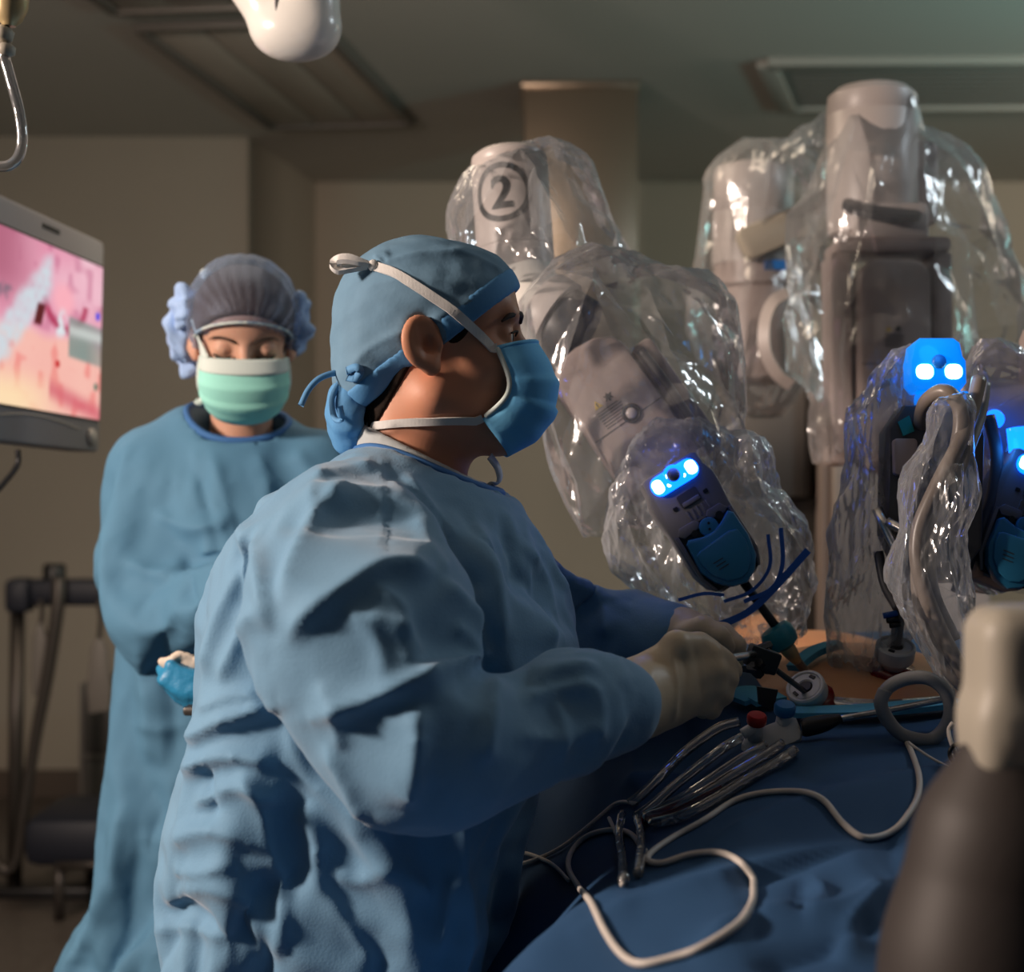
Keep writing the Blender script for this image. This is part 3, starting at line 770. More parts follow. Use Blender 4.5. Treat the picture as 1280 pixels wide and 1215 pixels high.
# neck trim and scrub collar
sg = Grid((-.25,1.48,1.2), (.08,1.76,1.46), .005)
sf = smax(sg.seg(A(522,552,1.62), A(530,650,1.62), .072, .086, (1,.98,1)), -sg.seg(A(532,520,1.62), A(530,670,1.62), .060, .066, (1,.95,1)), .004)
sf = smax(sf, sg.plane(A(528,566,1.62), (.50,0,1)), .004)
Vs_, Fs_ = sg.mesh(sf); mesh_obj('scrub_collar', laplace(Vs_, Fs_, 1), Fs_, 'scrub', man)

# gloved hands: palm, four fingers and a thumb closing on the handle
def glove(pts, h, sleeve, name='glove'):
    """pts in world metres: wrist list, knuckles, fingers, thumb"""
    allp = np.concatenate([np.array([p[0] for p in ch]) for ch in pts['chains']]+[np.array([p[0] for p in pts['palm']])])
    g = Grid(allp.min(0)-.05, allp.max(0)+.05, h)
    f = None
    for i in range(len(pts['palm'])-1):
        a, b = pts['palm'][i], pts['palm'][i+1]; s = g.seg(a[0], b[0], a[1], b[1], pts.get('sc'))
        f = s if f is None else smin(f, s, .02)
    for ch in pts['chains']:
        c = union([g.seg(ch[i][0], ch[i+1][0], ch[i][1], ch[i+1][1]) for i in range(len(ch)-1)], .005)
        f = smin(f, c, .006)
    return g, f
W = lambda x,y,d,r: (at(x,y,d), r)
pts = {'palm': [W(776,882,1.455,.036), W(800,872,1.49,.034), W(832,858,1.515,.034), W(868,842,1.53,.030)], 'sc': (1,.85,1.05),
       'chains': [[W(845,835,1.515,.018), W(888,818,1.525,.0135), W(906,829,1.55,.0115), W(917,838,1.572,.0098)],
                  [W(845,850,1.51,.018), W(893,838,1.52,.0135), W(909,848,1.548,.0115), W(900,858,1.58,.010)],
                  [W(842,868,1.51,.018), W(890,858,1.522,.013), W(903,868,1.548,.011), W(890,874,1.58,.0098)],
                  [W(838,880,1.515,.017), W(878,878,1.527,.012), W(889,886,1.55,.010), W(878,888,1.575,.009)],
                  [W(820,842,1.505,.021), W(846,808,1.505,.0155), W(874,806,1.525,.0125), W(898,818,1.555,.010)]]}
gg, gf = glove(pts, .0028, None)
Vg, Fg = gg.mesh(gf); Vg = laplace(Vg, Fg, 2, .4); Ng = vnormals(Vg, Fg)
for poly, w, a in (([(835,806),(845,850),(842,905)], 3.0, .0035), ([(852,812),(858,850),(850,900)], 4, -.002), ([(866,800),(872,830),(880,880)], 5, -.0015), ([(795,840),(800,870),(806,905)], 4, .0012), ([(812,830),(818,868),(820,908)], 4, .0012)):
    Vg = crease(Vg, Ng, poly, w, a)
mesh_obj('glove', Vg, Fg, 'glove', man)
u, v, a_ = basis(at(800,872,1.49)-at(776,882,1.455))
ringp = [at(773,884,1.452)+(.0385*math.cos(t)*u*.98+.0385*math.sin(t)*v) for t in np.linspace(0, 2*math.pi, 24)]
mesh_obj('glove_cuff_bead', *tube_m(ringp, .0024, 8, 2), 'glove', man)
pts = {'palm': [W(830,798,1.765,.034), W(849,800,1.755,.032), W(876,806,1.74,.03)], 'sc': (1,.85,1.05),
       'chains': [[W(874,795,1.745,.016), W(904,792,1.735,.0125), W(920,806,1.73,.011), W(914,820,1.735,.0095)],
                  [W(876,805,1.745,.016), W(909,806,1.74,.0125), W(922,820,1.74,.011), W(910,830,1.745,.0095)],
                  [W(874,817,1.745,.016), W(904,820,1.745,.0125), W(912,832,1.748,.011), W(900,836,1.75,.0095)],
                  [W(869,826,1.745,.015), W(894,832,1.75,.0115), W(902,842,1.752,.010), W(890,844,1.755,.009)],
                  [W(859,795,1.73,.018), W(879,785,1.71,.014), W(899,795,1.70,.0115), W(909,808,1.705,.010)]]}
gg, gf = glove(pts, .0035, None)
Vg, Fg = gg.mesh(gf); mesh_obj('glove', laplace(Vg, Fg, 2, .4), Fg, 'glove', man)

# ================================================================ the assistant behind
HW = at(304,430,2.37)
fw = np.array((.20,-1.0,-.40)); RW = frame_from(fw)
woman = thing('person', 'person in gauzy bouffant cap, green mask and blue gown, looking down beside the monitor', 'person', (float(HW[0]), 2.42, 0))
S = .97
g2, f2, V2, F2 = head_mesh(.0034, fem=True)
toW = lambda V: (np.asarray(V)*S)@RW.T+HW
gb = Grid((-.78,2.05,-.02), (-.06,2.75,1.36), .016)
B = at
body = [gb.seg(B(300,560,2.42),B(295,630,2.42),.05,.06,(1.4,1,1)), gb.seg(B(295,630,2.42),B(285,900,2.42),.08,.095,(1.3,1,1)), gb.seg(B(285,900,2.42),B(285,1000,2.42),.12,.13,(1.3,1,1)),
        gb.seg(B(215,610,2.41),B(195,745,2.36),.035,.034), gb.seg(B(190,750,2.36),B(330,745,2.16),.038,.028), gb.seg(B(385,610,2.41),B(430,735,2.36),.035,.034), gb.seg(B(430,740,2.36),B(350,745,2.16),.038,.028)]
for dx in (-.09,.09):
    x0 = float(HW[0])+dx
    body += [gb.seg((x0,2.42,.8),(x0,2.40,.45),.08,.055), gb.seg((x0,2.40,.45),(x0,2.44,.08),.052,.036), gb.seg((x0,2.46,.045),(x0,2.28,.035),.042,.034)]
fb = np.maximum(union(body, .05), -gb.Z)
Vb, Fb = gb.mesh(fb)
nb = V2.copy()
low = np.clip((-.075-nb[:,2])/.16, 0, 1)[:,None]               # the neck goes down to the collar, not along the tilted head
hw = toW(nb)
tgt = B(300,560,2.425)
cn = toW(np.array([[-.03,0,-.2]]))[0]
hw = hw+low*(tgt-cn)*.9
V, Fc = cat_meshes([(hw, F2), (Vb, Fb)])
mesh_obj('body', V, Fc, 'skin_w', woman)
for s in (-1,1):
    mesh_obj('eyelash', *tube_m(toW([(.0855,s*.019,.0045),(.0895,s*.029,.0015),(.0885,s*.038,.0018),(.079,s*.0475,.006)]), [.0014,.0030,.0030,.0014], 8), 'lash', woman)
    mesh_obj('eyebrow', *tube_m(toW([(.092,s*.013,.0265),(.0905,s*.026,.0335),(.082,s*.043,.034),(.070,s*.054,.027)]), [.0014,.0019,.0016,.0008], 8), 'brow', woman)
hf = smax(smin(g2.ell((-.008,0,.04), (.098,.082,.086)), g2.ell((.035,0,.05), (.058,.068,.060)), .02), -g2.plane((.083,0,.066), (-.72,0,.69)), .005)
hf = smin(hf, g2.ell((-.085,0,.01), (.04,.05,.05)), .03)
hf = np.maximum(hf, -(f2+np.float32(.004)))
Vr, Fr = g2.mesh(hf); mesh_obj('hair', toW(laplace(Vr, Fr, 1)), Fr, 'hair_w', woman)
gc = Grid((-.19,-.14,-.11), (.13,.14,.18), .0042)
cf = gc.ell((-.008,0,.046), (.108,.092,.096)); cf = smin(cf, gc.ell((.035,0,.055), (.066,.075,.063)), .02)
cf = smin(cf, gc.ell((-.095,-.02,.005), (.055,.075,.065)), .03)
cf = smax(cf, -gc.plane((.088-.0084,0,.060-.0112), (-.60,0,.80)), .006)
Vc2, Fc2 = gc.mesh(cf); Vc2 = laplace(Vc2, Fc2, 1, .4)
dl = (Vc2-np.array((.088,0,.060)))@np.array((-.60,0,.80))
Vc2, Fc2 = keep_faces(Vc2, Fc2, dl > -.010)
Nn = vnormals(Vc2, Fc2)
ang = np.arctan2(Vc2[:,1], Vc2[:,2]-.03); rs = np.random.RandomState(2)
dl = (Vc2-np.array((.088,0,.060)))@np.array((-.60,0,.80))
pl = np.abs(((ang*4.3+.6*np.sin(ang*3+1)+.25*np.sin(Vc2[:,0]*40)) % 1)-.5)*2-.5
Vc2 = Vc2+Nn*(pl*.0055*np.clip(1.1-dl/.14, .25, 1))[:,None]
Vc2 = crumple(Vc2, Nn, 4, 5, 22, .0022)
mesh_obj('bouffant_cap', toW(Vc2), Fc2, 'net', woman)
# gathered puffs at the sides, thicker cloth
for c, r, sd in (((-.062,-.090,.0), (.045,.034,.050), 1), ((-.085,-.072,-.045), (.042,.035,.034), 2), ((-.03,-.090,.05), (.04,.02,.035), 4), ((-.03,.088,.030), (.042,.018,.050), 3)):
    pf = Grid(np.array(c)-np.array(r)-.02, np.array(c)+np.array(r)+.02, .004)
    Vp, Fp = pf.mesh(pf.ell(c, r)); Np = vnormals(Vp, Fp); Vp = crumple(Vp, Np, sd, 8, 26, .015)
    mesh_obj('cap_puff', toW(Vp), Fp, 'net_puff', woman)
bp = []
for a in np.linspace(-1.35, 1.35, 15):
    y = .088*math.sin(a); q = np.array((.083,0,.056))+np.array((.80,0,.60))*(.0-.098*(1-math.cos(a)))
    bp.append((q[0]+.012, y, q[2]+.006))
tw = bvh_of(hw, F2)
Pb = []
for p in bp:
    q = toW([p])[0]; nr = tw.find_nearest(Vector(q)); Pb.append(np.array(nr[0])+np.array(nr[1])*.009)
mesh_obj('cap_elastic', *tube_m(Pb, .0022, 8, 3), 'maskw', woman)
Vm, Fm = mask_mesh()
mgreen = solid(mesh_obj('mask', toW(Vm*np.array((1.0,1.02,.98))), Fm, 'maskg', woman), .0018)
Mr = Vm.reshape(30,36,3)
mt = Mr[0:6].reshape(-1,3)+np.array((.0022,0,.0005))
solid(mesh_obj('mask_top_band', toW(mt*np.array((1.0,1.02,.98))), [(i*36+j,(i+1)*36+j,(i+1)*36+j+1,i*36+j+1) for i in range(5) for j in range(35)], 'maskw', woman), .0016)
for j in (0,35):
    mesh_obj('mask_side_binding', *tube_m(toW(Mr[::4,j]*np.array((1.0,1.02,.98))), .0042, 8, 3), 'maskw', woman)
W2 = [(250,398,2.30),(253,412,2.285),(258,432,2.275),(262,448,2.28)]
Pt, Nt = lay([(246,400),(250,412),(254,424),(257,436),(261,450)], [tw], .007, 2.32)
for _ in range(3): Pt[1:-1] = .25*Pt[:-2]+.5*Pt[1:-1]+.25*Pt[2:]
mesh_obj('mask_tie', *ribbon_m(Pt, Nt, [.006,.009,.013,.016], .0012, 6), 'maskw', woman)
Pt, Nt = lay([(262,482),(256,494),(249,503),(244,500)], [tw], .008, 2.33)
mesh_obj('mask_tie', *ribbon_m(Pt, Nt, [.014,.011,.009,.008], .0014, 6), 'maskw', woman)
mesh_obj('mask_tie_knot', *lathe_m([(.001,-.009),(.008,-.006),(.010,0),(.008,.006),(.001,.009)], at(257,343,2.40), (1,0,.6), 10), 'maskw', woman)
# her gown
g = Grid((-.86,1.98,.20), (-.04,2.80,1.47), .0115)
sc = (1.3,1,1)
T = [(B(300,548,2.42),.062),(B(292,600,2.42),.100),(B(285,700,2.41),.128),(B(290,860,2.42),.128),(B(278,1000,2.42),.145),(B(262,1180,2.42),.175),(B(250,1480,2.42),.21)]
f = union([g.seg(T[i][0],T[i+1][0],T[i][1],T[i+1][1],sc) for i in range(len(T)-1)], .06)
f = smin(f, g.seg(B(230,560,2.42),B(190,590,2.41),.05,.065), .06)
ar = union([g.seg(B(192,596,2.40),B(186,700,2.35),.070,.074), g.seg(B(186,700,2.35),B(196,748,2.31),.074,.066), g.seg(B(196,748,2.31),B(325,738,2.15),.066,.045)], .04)
al = union([g.seg(B(395,590,2.40),B(440,720,2.36),.066,.07), g.seg(B(440,720,2.36),B(360,740,2.15),.064,.045)], .04)
f = smin(smin(f, ar, .025), al, .025)
f = smax(f, -g.seg(B(300,515,2.39), B(299,590,2.42), .072, .052, (1.1,1,1)), .012)
V, Fq = g.mesh(f); N = vnormals(V, Fq)
foldw = [([(190,640),(240,660),(290,650)], 9, .012), ([(262,560),(285,640),(300,700)], 9, .012), ([(235,565),(262,640),(280,710)], 8, -.010), ([(243,560),(246,600),(250,640)], 6, .006),
    ([(150,700),(200,720),(240,700)], 9, .012), ([(235,690),(232,730),(240,760)], 8, -.014), ([(250,690),(275,690),(300,690)], 8, .012), ([(320,560),(335,620),(330,680)], 10, .008),
    ([(172,800),(185,880),(190,960)], 9, .010), ([(160,905),(200,912),(240,905)], 6, .005), ([(165,1045),(210,1050),(240,1040)], 6, .005), ([(200,780),(215,870),(220,960)], 10, -.010), ([(150,1000),(140,1080),(110,1160)], 10, .010), ([(175,1020),(170,1100),(160,1190)], 10, -.008), ([(370,560),(385,590),(400,600)], 9, .010)]
V = crumple(V, vnormals(V, Fq), 21, 7, 4.5, .004)
gownw = mesh_obj('gown', V, Fq, 'gown_w', woman)
nk = B(298,548,2.42)
pin = np.maximum.reduce([near(nk, .12, .18, (.8,1,1.2)), (V[:,2] < .26)*1.0, near(B(335,738,2.13), .06, .09)])
cloth(gownw, pin, -.06, bend=2.0); gownw['crisp'] = .8; FOLDS[gownw.name] = foldw
pts = {'palm': [W(330,738,2.14,.03), W(345,745,2.12,.028), W(365,750,2.10,.026)],
       'chains': [[W(365,740,2.10,.014), W(388,742,2.08,.011), W(402,752,2.07,.009)], [W(366,748,2.10,.014), W(392,752,2.08,.011), W(404,763,2.07,.009)], [W(364,756,2.10,.014), W(388,762,2.08,.010), W(398,772,2.07,.009)], [W(360,762,2.10,.013), W(380,770,2.08,.0095), W(388,778,2.075,.008)], [W(348,735,2.09,.015), W(366,728,2.07,.012), W(384,735,2.06,.010)]]}
gg, gf = glove(pts, .005, None)
Vg, Fg = gg.mesh(gf); mesh_obj('glove', laplace(Vg, Fg, 1), Fg, 'glove', woman)

# ================================================================ patient and table drape
A = at
pat = thing('person', 'person lying under blue drapes, only the bare abdomen showing', 'person', (.42, 1.85, .86))
g = Grid((.02,.62,.70), (.86,3.05,1.22), .011)
pb = [g.ell((.435,1.93,.985), (.205,.21,.135)), g.ell((.43,1.60,.89), (.17,.2,.08)), g.ell((.45,2.25,.98), (.20,.25,.125)), g.seg((.45,2.45,.98),(.455,2.62,.98),.07,.06), g.ell((.46,2.76,.99), (.075,.11,.10)),
      g.seg((.35,1.50,.85),(.33,.70,.80),.07,.05), g.seg((.52,1.50,.85),(.54,.70,.80),.07,.05), g.seg((.26,2.38,.97),(.20,1.95,.91),.05,.04), g.seg((.64,2.38,.97),(.70,1.95,.91),.05,.04)]
Vp, Fp = g.mesh(union(pb, .06)); Vp = laplace(Vp, Fp, 2)
mesh_obj('body', Vp, Fp, 'skin_p', pat)
tre_skin = bvh_of(Vp, Fp)

rows = [  # far to near: (px, py, depth) left to right
 [(560,900,2.35),(660,850,2.35),(760,812,2.35),(860,800,2.35),(960,795,2.35),(1060,790,2.4),(1180,790,2.4),(1330,790,2.4),(1420,800,2.4)],
 [(600,960,2.10),(680,905,2.08),(780,850,2.05),(880,822,2.05),(965,818,2.05),(1050,822,2.08),(1160,825,2.1),(1320,820,2.1),(1430,830,2.1)],
 [(640,1010,1.95),(700,960,1.92),(790,895,1.88),(880,850,1.88),(945,850,1.88),(1040,905,1.88),(1160,905,1.9),(1300,880,1.9),(1440,880,1.9)],
 [(650,1060,1.85),(715,1000,1.80),(800,950,1.76),(890,910,1.74),(960,893,1.74),(1040,890,1.74),(1150,888,1.74),(1300,890,1.74),(1460,900,1.74)],
 [(650,1110,1.75),(720,1060,1.68),(800,1015,1.64),(890,965,1.62),(980,932,1.62),(1060,925,1.62),(1150,925,1.62),(1300,935,1.62),(1480,940,1.62)],
 [(620,1190,1.62),(700,1120,1.56),(780,1065,1.50),(880,1020,1.48),(980,985,1.48),(1070,975,1.48),(1160,980,1.48),(1320,995,1.48),(1520,1000,1.48)],
 [(560,1300,1.52),(650,1215,1.42),(730,1125,1.35),(850,1075,1.34),(970,1050,1.34),(1070,1045,1.34),(1170,1050,1.34),(1340,1060,1.34),(1560,1080,1.34)],
 [(450,1420,1.40),(550,1330,1.28),(655,1195,1.20),(810,1150,1.19),(960,1125,1.19),(1080,1118,1.19),(1190,1120,1.19),(1380,1140,1.19),(1600,1160,1.19)],
 [(350,1560,1.25),(450,1460,1.12),(570,1285,1.05),(770,1240,1.03),(950,1215,1.03),(1090,1210,1.03),(1220,1215,1.03),(1420,1230,1.03),(1700,1260,1.03)],
 [(150,1800,1.05),(300,1650,.95),(430,1440,.88),(700,1380,.86),(920,1360,.86),(1090,1350,.86),(1260,1360,.86),(1500,1380,.86),(1800,1400,.86)]]
R3 = np.array([[at(*p) for p in r] for r in rows])
left = R3[:,:1].copy(); left[:,:,2] = .35; left[:,:,0] -= .02
midl = (R3[:,:1]+left)/2
R3 = np.concatenate([left, midl, R3], 1)
R3 = np.stack([spline(R3[:,j], 24) for j in range(R3.shape[1])], 1)
R3 = np.stack([spline(R3[i], 16) for i in range(R3.shape[0])], 0)
nr, nc = R3.shape[:2]
Vd = R3.reshape(-1,3)
Fd = np.array([(i*nc+j, (i+1)*nc+j, (i+1)*nc+j+1, i*nc+j+1) for i in range(nr-1) for j in range(nc-1)])
Nd = vnormals(Vd, Fd)
if Nd[:,2].mean() < 0: Fd = Fd[:, ::-1]; Nd = -Nd
for poly, w, a in [([(760,1000),(900,960),(1100,930)], 14, .010), ([(960,950),(1060,985),(1180,960)], 18, -.008), ([(860,1080),(1000,1020),(1140,985),(1230,960)], 22, .016), ([(900,1110),(1030,1065),(1150,1035)], 18, -.014),
    ([(700,1180),(860,1120),(1010,1080),(1120,1070)], 18, .012), ([(1000,1110),(1030,1120),(1015,1160)], 8, .010), ([(1010,1090),(1000,1130),(1005,1160)], 8, -.010), ([(850,1210),(960,1160),(1060,1150),(1130,1100)], 18, .016),
    ([(930,1215),(1040,1180),(1100,1150)], 12, -.012), ([(640,1210),(720,1150),(800,1095)], 10, .008), ([(940,1180),(945,1150),(935,1120)], 10, -.006), ([(1050,1215),(1080,1150),(1120,1110)], 16, .014), ([(770,900),(800,950),(790,1000)], 18, .010), ([(840,880),(860,930),(840,985)], 16, -.010)]:
    Vd = crease(Vd, Nd, poly, w, a*1.2)
Vd = crumple(Vd, vnormals(Vd, Fd), 31, 6, 3.5, .004)
dr = tag(mesh_obj('table_drape', Vd, Fd, 'drape'), 'dark blue surgical drape spread over the operating table and patient', 'drape')
tre_d = bvh_of(Vd, Fd)
T_all = [tre_d, tre_skin]

# light blue towels framing the skin
def towel(px, lab, w, th=.010):
    P, N_ = lay(px, T_all, .012, 1.9)
    V, Fc = ribbon_m(P, N_, w, th, 8)
    o = mesh_obj('towel', V, Fc, 'towel', auto=50)
    return tag(o, lab, 'towel', 'towels framing the abdomen')
towel([(996,846),(1006,836),(1020,826),(1036,820),(1050,817)], 'light blue folded towel edge at the far side of the bare abdomen', .020, .004)
towel([(985,903),(1020,903),(1060,902),(1095,900),(1130,897),(1165,894),(1200,890)], 'teal blue towel along the near edge of the bare abdomen', .030, .003)
towel([(920,886),(935,880),(950,882),(965,890)], 'light blue towel corner left of the tilted white port', .040, .003)
P, N_ = lay([(1010,878),(1060,884),(1120,886),(1195,880)], T_all, .004, 1.8)
tag(mesh_obj('wound_film', *ribbon_m(P, N_, .02, .001, 8), 'filmh'), 'wrinkled clear adhesive film strip along the edge of the bare skin', 'film')

# ================================================================ ports in the skin
def trocar(px, py, d, axis, r, lab, blood=True):
    O = at(px, py, d); u, v, a = basis(axis)
    t = thing('trocar_port', lab, 'port', O-a*r*1.2, 'white ports in the abdomen')
    mesh_obj('cup', *lathe_m([(r*.45,-r*1.5),(r*.80,-r*.95),(r*.93,-r*.85),(r,-r*.7),(r,-r*.08),(r*.93,0),(r*.84,0),(r*.80,-r*.10)], O, a, 40), 'white', t, auto=40)
    mesh_obj('inner_ring', *lathe_m([(r*.80,-r*.12),(r*.74,-r*.05),(r*.42,-r*.05),(r*.36,-r*.16)], O, a, 36), 'white', t, auto=40)
    mesh_obj('seal_hole', *lathe_m([(r*.37,-r*.10),(r*.30,-r*.02),(r*.02,-r*.03)], O, a, 24), 'black', t, auto=40)
    for an in (1.2, 4.1):
        c = O+r*.62*(math.cos(an)*u+math.sin(an)*v)-a*r*.04
        mesh_obj('slot', *box_m(c, (r*.16, r*.09, r*.05), np.stack([-math.sin(an)*u+math.cos(an)*v, math.cos(an)*u+math.sin(an)*v, a],1), bev=r*.02), 'black', t, auto=40)
    mesh_obj('cannula', *lathe_m([(r*.36,-r*1.4),(r*.34,-r*3.2)], O, a, 20), 'chrome', t)
    if blood:
        sd = np.random.RandomState(int(px)); n = 22; th = np.linspace(0, 2*math.pi, n, endpoint=False); rr = r*(.95+.28*sd.rand(n))
        P = O-a*r*1.35+(np.cos(th)*rr)[:,None]*u+(np.sin(th)*rr)[:,None]*v
        c = O-a*r*1.2
        mesh_obj('blood_rim', np.concatenate([P, P-a*.006, [c]]), [(i,(i+1)%n,2*n) for i in range(n)]+[(i,n+i,n+(i+1)%n,(i+1)%n) for i in range(n)], 'blood', t)
    return O, a
O1, a1_ = trocar(1006, 857, 1.715, (-.42,-.62,.66), .0225, 'white round port tilted towards the surgeon, holding a thin black shaft')
O2, a2_ = trocar(1120, 806, 1.80, (.02,-.45,.89), .0235, 'white round port standing upright, holding the tan scope rod')

# ================================================================ hand-held instrument
t = thing('laparoscopic_instrument', 'hand-held instrument with black shaft running from the cream glove into the tilted port', 'instrument', A(940,826,1.60))
mesh_obj('handle_rod', *tube_m([A(895,826,1.545),A(942,818,1.60)], .0042, 14, 4), 'chrome', t)
mesh_obj('joint_block', *box_m(A(953,824,1.615), (.017,.012,.012), np.array(Matrix.Rotation(.35,3,'Y')), bev=.003), 'black', t, auto=30)
for p, q, w in (((938,832,1.60),(950,843,1.61),.006), ((948,812,1.61),(962,806,1.62),.005), ((957,815,1.61),(966,832,1.63),.006), ((942,838,1.60),(930,836,1.59),.004), ((960,838,1.62),(948,828,1.60),.005)):
    mesh_obj('lever', *tube_m([A(*p),A(*q)], w, 6, 2), 'black', t, auto=40)
mesh_obj('shaft', *tube_m([A(958,828,1.62), O1-a1_*.02], .0032, 12, 4), 'black', t)
mesh_obj('latch', *prism_m([(0,0),(26,4),(20,30),(2,22)], -4, 4, *px_frame(946,858,1.70,(0,1))), 'black', t, auto=30)

# ================================================================ robot arms
def plate(O, R, poly, w0, w1, m, nm, par, bev=0.0): return mesh_obj(nm, *prism_m(poly, w0, w1, O, R, bev), m, par, auto=35)
def rrect(x0, y0, x1, y1, r, n=5):
    P = []
    for cx, cy, a0 in ((x1-r,y1-r,0),(x0+r,y1-r,90),(x0+r,y0+r,180),(x1-r,y0+r,270)):
        for k in range(n+1):
            a = math.radians(a0+90*k/n); P.append((cx+r*math.cos(a), cy+r*math.sin(a)))
    return P
def disc(cx, cy, r, n=24): return [(cx+r*math.cos(2*math.pi*k/n), cy+r*math.sin(2*math.pi*k/n)) for k in range(n)]

def carriage(px, py, d, down, par, led=True, tilt=.12):
    """instrument carriage with its lit button panel and blue sterile adapter"""
    O, R = px_frame(px, py, d, down, tilt)
    h = plate(O, R, [(-40,-14),(-34,-17),(34,-17),(40,-14),(41,2),(46,16),(46,34),(43,60),(43,118),(38,140),(24,152),(-22,152),(-36,140),(-43,118),(-43,60),(-46,34),(-46,16),(-41,2)], -62, 0, 'grey', 'housing', par, 4)
    plate(O, R, rrect(-12,22,16,40,3), -1, 1.2, 'dgrey', 'slot', h); plate(O, R, rrect(-10,33,14,39,2), 0, 3, 'grey', 'slot_lip', h, .8)
    for x in (-20,24): plate(O, R, rrect(x-3,32,x+3,37,1), 0, 1.2, 'black', 'clip_hole', h)
    for k in range(5): plate(O, R, rrect(-12+k*7,44,-9+k*7,58,1), 0, 1.6, 'grey', 'grip_rib', h, .5)
    plate(O, R, rrect(-36,62,36,148,10), -2, 1.0, 'black', 'bay', h)
    for s in (-1,1): plate(O, R, [(s*36,66),(s*41,66),(s*41,128),(s*32,148),(s*29,146),(s*36,126)], 0, 9, 'grey', 'bay_rail', h, 1.5)
    plate(O, R, [(-36,66),(-30,58),(-8,58),(-4,64),(-8,70),(-30,72)], 0, 5, 'grey', 'bay_shoulder', h, 1.5); plate(O, R, [(36,66),(30,56),(12,56),(8,62),(12,68),(30,70)], 0, 5, 'grey', 'bay_shoulder', h, 1.5)
    for x, y, r in ((22,69,5),(-16,73,4)): plate(O, R, disc(x,y,r), 0, 6, 'black', 'screw_hole', h)
    ad = plate(O, R, [(-33,80),(-28,76),(-10,82),(4,83),(18,78),(33,70),(38,76),(39,108),(34,134),(22,150),(6,158),(-12,153),(-28,138),(-36,118)], 2, 17, 'adapter', 'sterile_adapter', par, 4)
    plate(O, R, [(-30,98),(-24,95),(20,92),(30,96),(32,112),(26,134),(14,147),(2,150),(-14,144),(-26,130),(-31,112)], 14, 22, 'adapter', 'adapter_plate', ad, 3)
    for k in range(3): plate(O, R, rrect(-18+k*1,116+k*5,-18+k+14,117.2+k*5,.4), 21.5, 22.6, 'dgrey', 'print_line', ad)
    kn = plate(O, R, disc(3,75,12), 2, 10, 'adapter', 'drive_knob', par, 1.5)
    for x, y in ((5,71),(2,78)): plate(O, R, disc(x,y,1.8,10), 9.5, 10.6, 'black', 'knob_hole', kn)
    lp = plate(O, R, rrect(-33,-13,33,13,12), -4, 6, 'led', 'light_panel', par, 3)
    for x in (-24,24): plate(O, R, rrect(x-7,-9,x+7,9,6), 5.5, 7.2, 'ledhot', 'light_spot', lp, 1)
    for x, y in ((-11,5),(11,4),(-9,-6)): plate(O, R, disc(x,y,2.6,12), 5.5, 6.8, 'ledhot', 'light_spot', lp)
    c = O+R@np.array((0,-3,6)); s = d/F
    mesh_obj('button_ring', *lathe_m([(13*s,0),(13*s,2*s),(10*s,2*s),(10*s,0)], c, R[:,2], 24), 'led', lp)
    mesh_obj('button', *lathe_m([(8.5*s,0),(8.5*s,4*s),(7*s,7*s),(4*s,9*s),(.3*s,9.6*s)], c, R[:,2], 24), 'grey', lp)
    return O, R

def warn_label(O, R, x, y, w, par, sc=1.0):
    plate(O, R, [(x,y+5*sc),(x+5*sc,y-4*sc),(x+10*sc,y+5*sc)], w, w+.8, 'yellow', 'warning_triangle', par)
    plate(O, R, [(x+4.5*sc,y+3.5*sc),(x+4.2*sc,y-1*sc),(x+5.8*sc,y-1*sc),(x+5.5*sc,y+3.5*sc)], w+.6, w+1.2, 'ink', 'warning_mark', par)
    b = [(15,4),(17,0),(15,-3),(18,-2),(20,-5),(22,-2),(25,-3),(23,0),(25,4),(21.5,2),(21,5),(19,5),(18.5,2)]
    plate(O, R, [(x+p*sc,y+q*sc) for p,q in b], w, w+.8, 'ink', 'printed_symbol', par)
    for k in range(7):
        L = (26,30,28,30,24,29,20)[k]*sc
        plate(O, R, rrect(x-1*sc,y+(9+k*3.2)*sc,x+L,y+(9.9+k*3.2)*sc,.3*sc), w, w+.5, 'ink', 'printed_line', par)

# --- arm with the number 2
t = thing('manipulator', 'robot arm marked 2 with taupe forearm and blue-lit carriage, beside the surgeon mask', 'robot arm', A(690,400,2.15), 'draped robot arms')
ax0, ax1 = A(636,196,2.12), A(646,345,2.10); ax = (ax0-ax1)/np.linalg.norm(ax0-ax1); rC = .0535; Lc = np.linalg.norm(ax0-ax1)
up_c = mesh_obj('upper_cylinder', *lathe_m([(rC*.9,0),(rC,.006),(rC,Lc*.20),(rC*.985,Lc*.205),(rC*.985,Lc*.215),(rC,Lc*.22),(rC,Lc-.016),(rC*.985,Lc-.014),(rC*.985,Lc-.011),(rC,Lc-.009),(rC*.97,Lc-.001),(rC*.8,Lc+.006),(rC*.3,Lc+.009)], ax1, ax, 48, (0,-1,0)), 'arm', t, auto=40)
def on_cyl(V2, zc, ang0, rr):
    """wrap flat x,y shapes round the cylinder"""
    u = np.array((1.0,0,0)); u -= ax*(u@ax); u /= np.linalg.norm(u); v = np.cross(ax, u)
    if v[1] > 0: v = -v
    th = V2[:,0]/rC+ang0
    return ax1+ax*(zc+V2[:,1])[:,None]+rr*(np.sin(th)[:,None]*u+np.cos(th)[:,None]*v)
zc = Lc*.615; an = -.27
ro, ri = .0415, .0335
th = np.linspace(0, 2*math.pi, 64, endpoint=False)
V2 = np.concatenate([np.stack([np.cos(th)*ro, np.sin(th)*ro],1), np.stack([np.cos(th)*ri, np.sin(th)*ri],1)])
mesh_obj('number_ring', on_cyl(V2, zc, an, rC+.0008), [(i,(i+1)%64,64+(i+1)%64,64+i) for i in range(64)], 'ink', up_c)
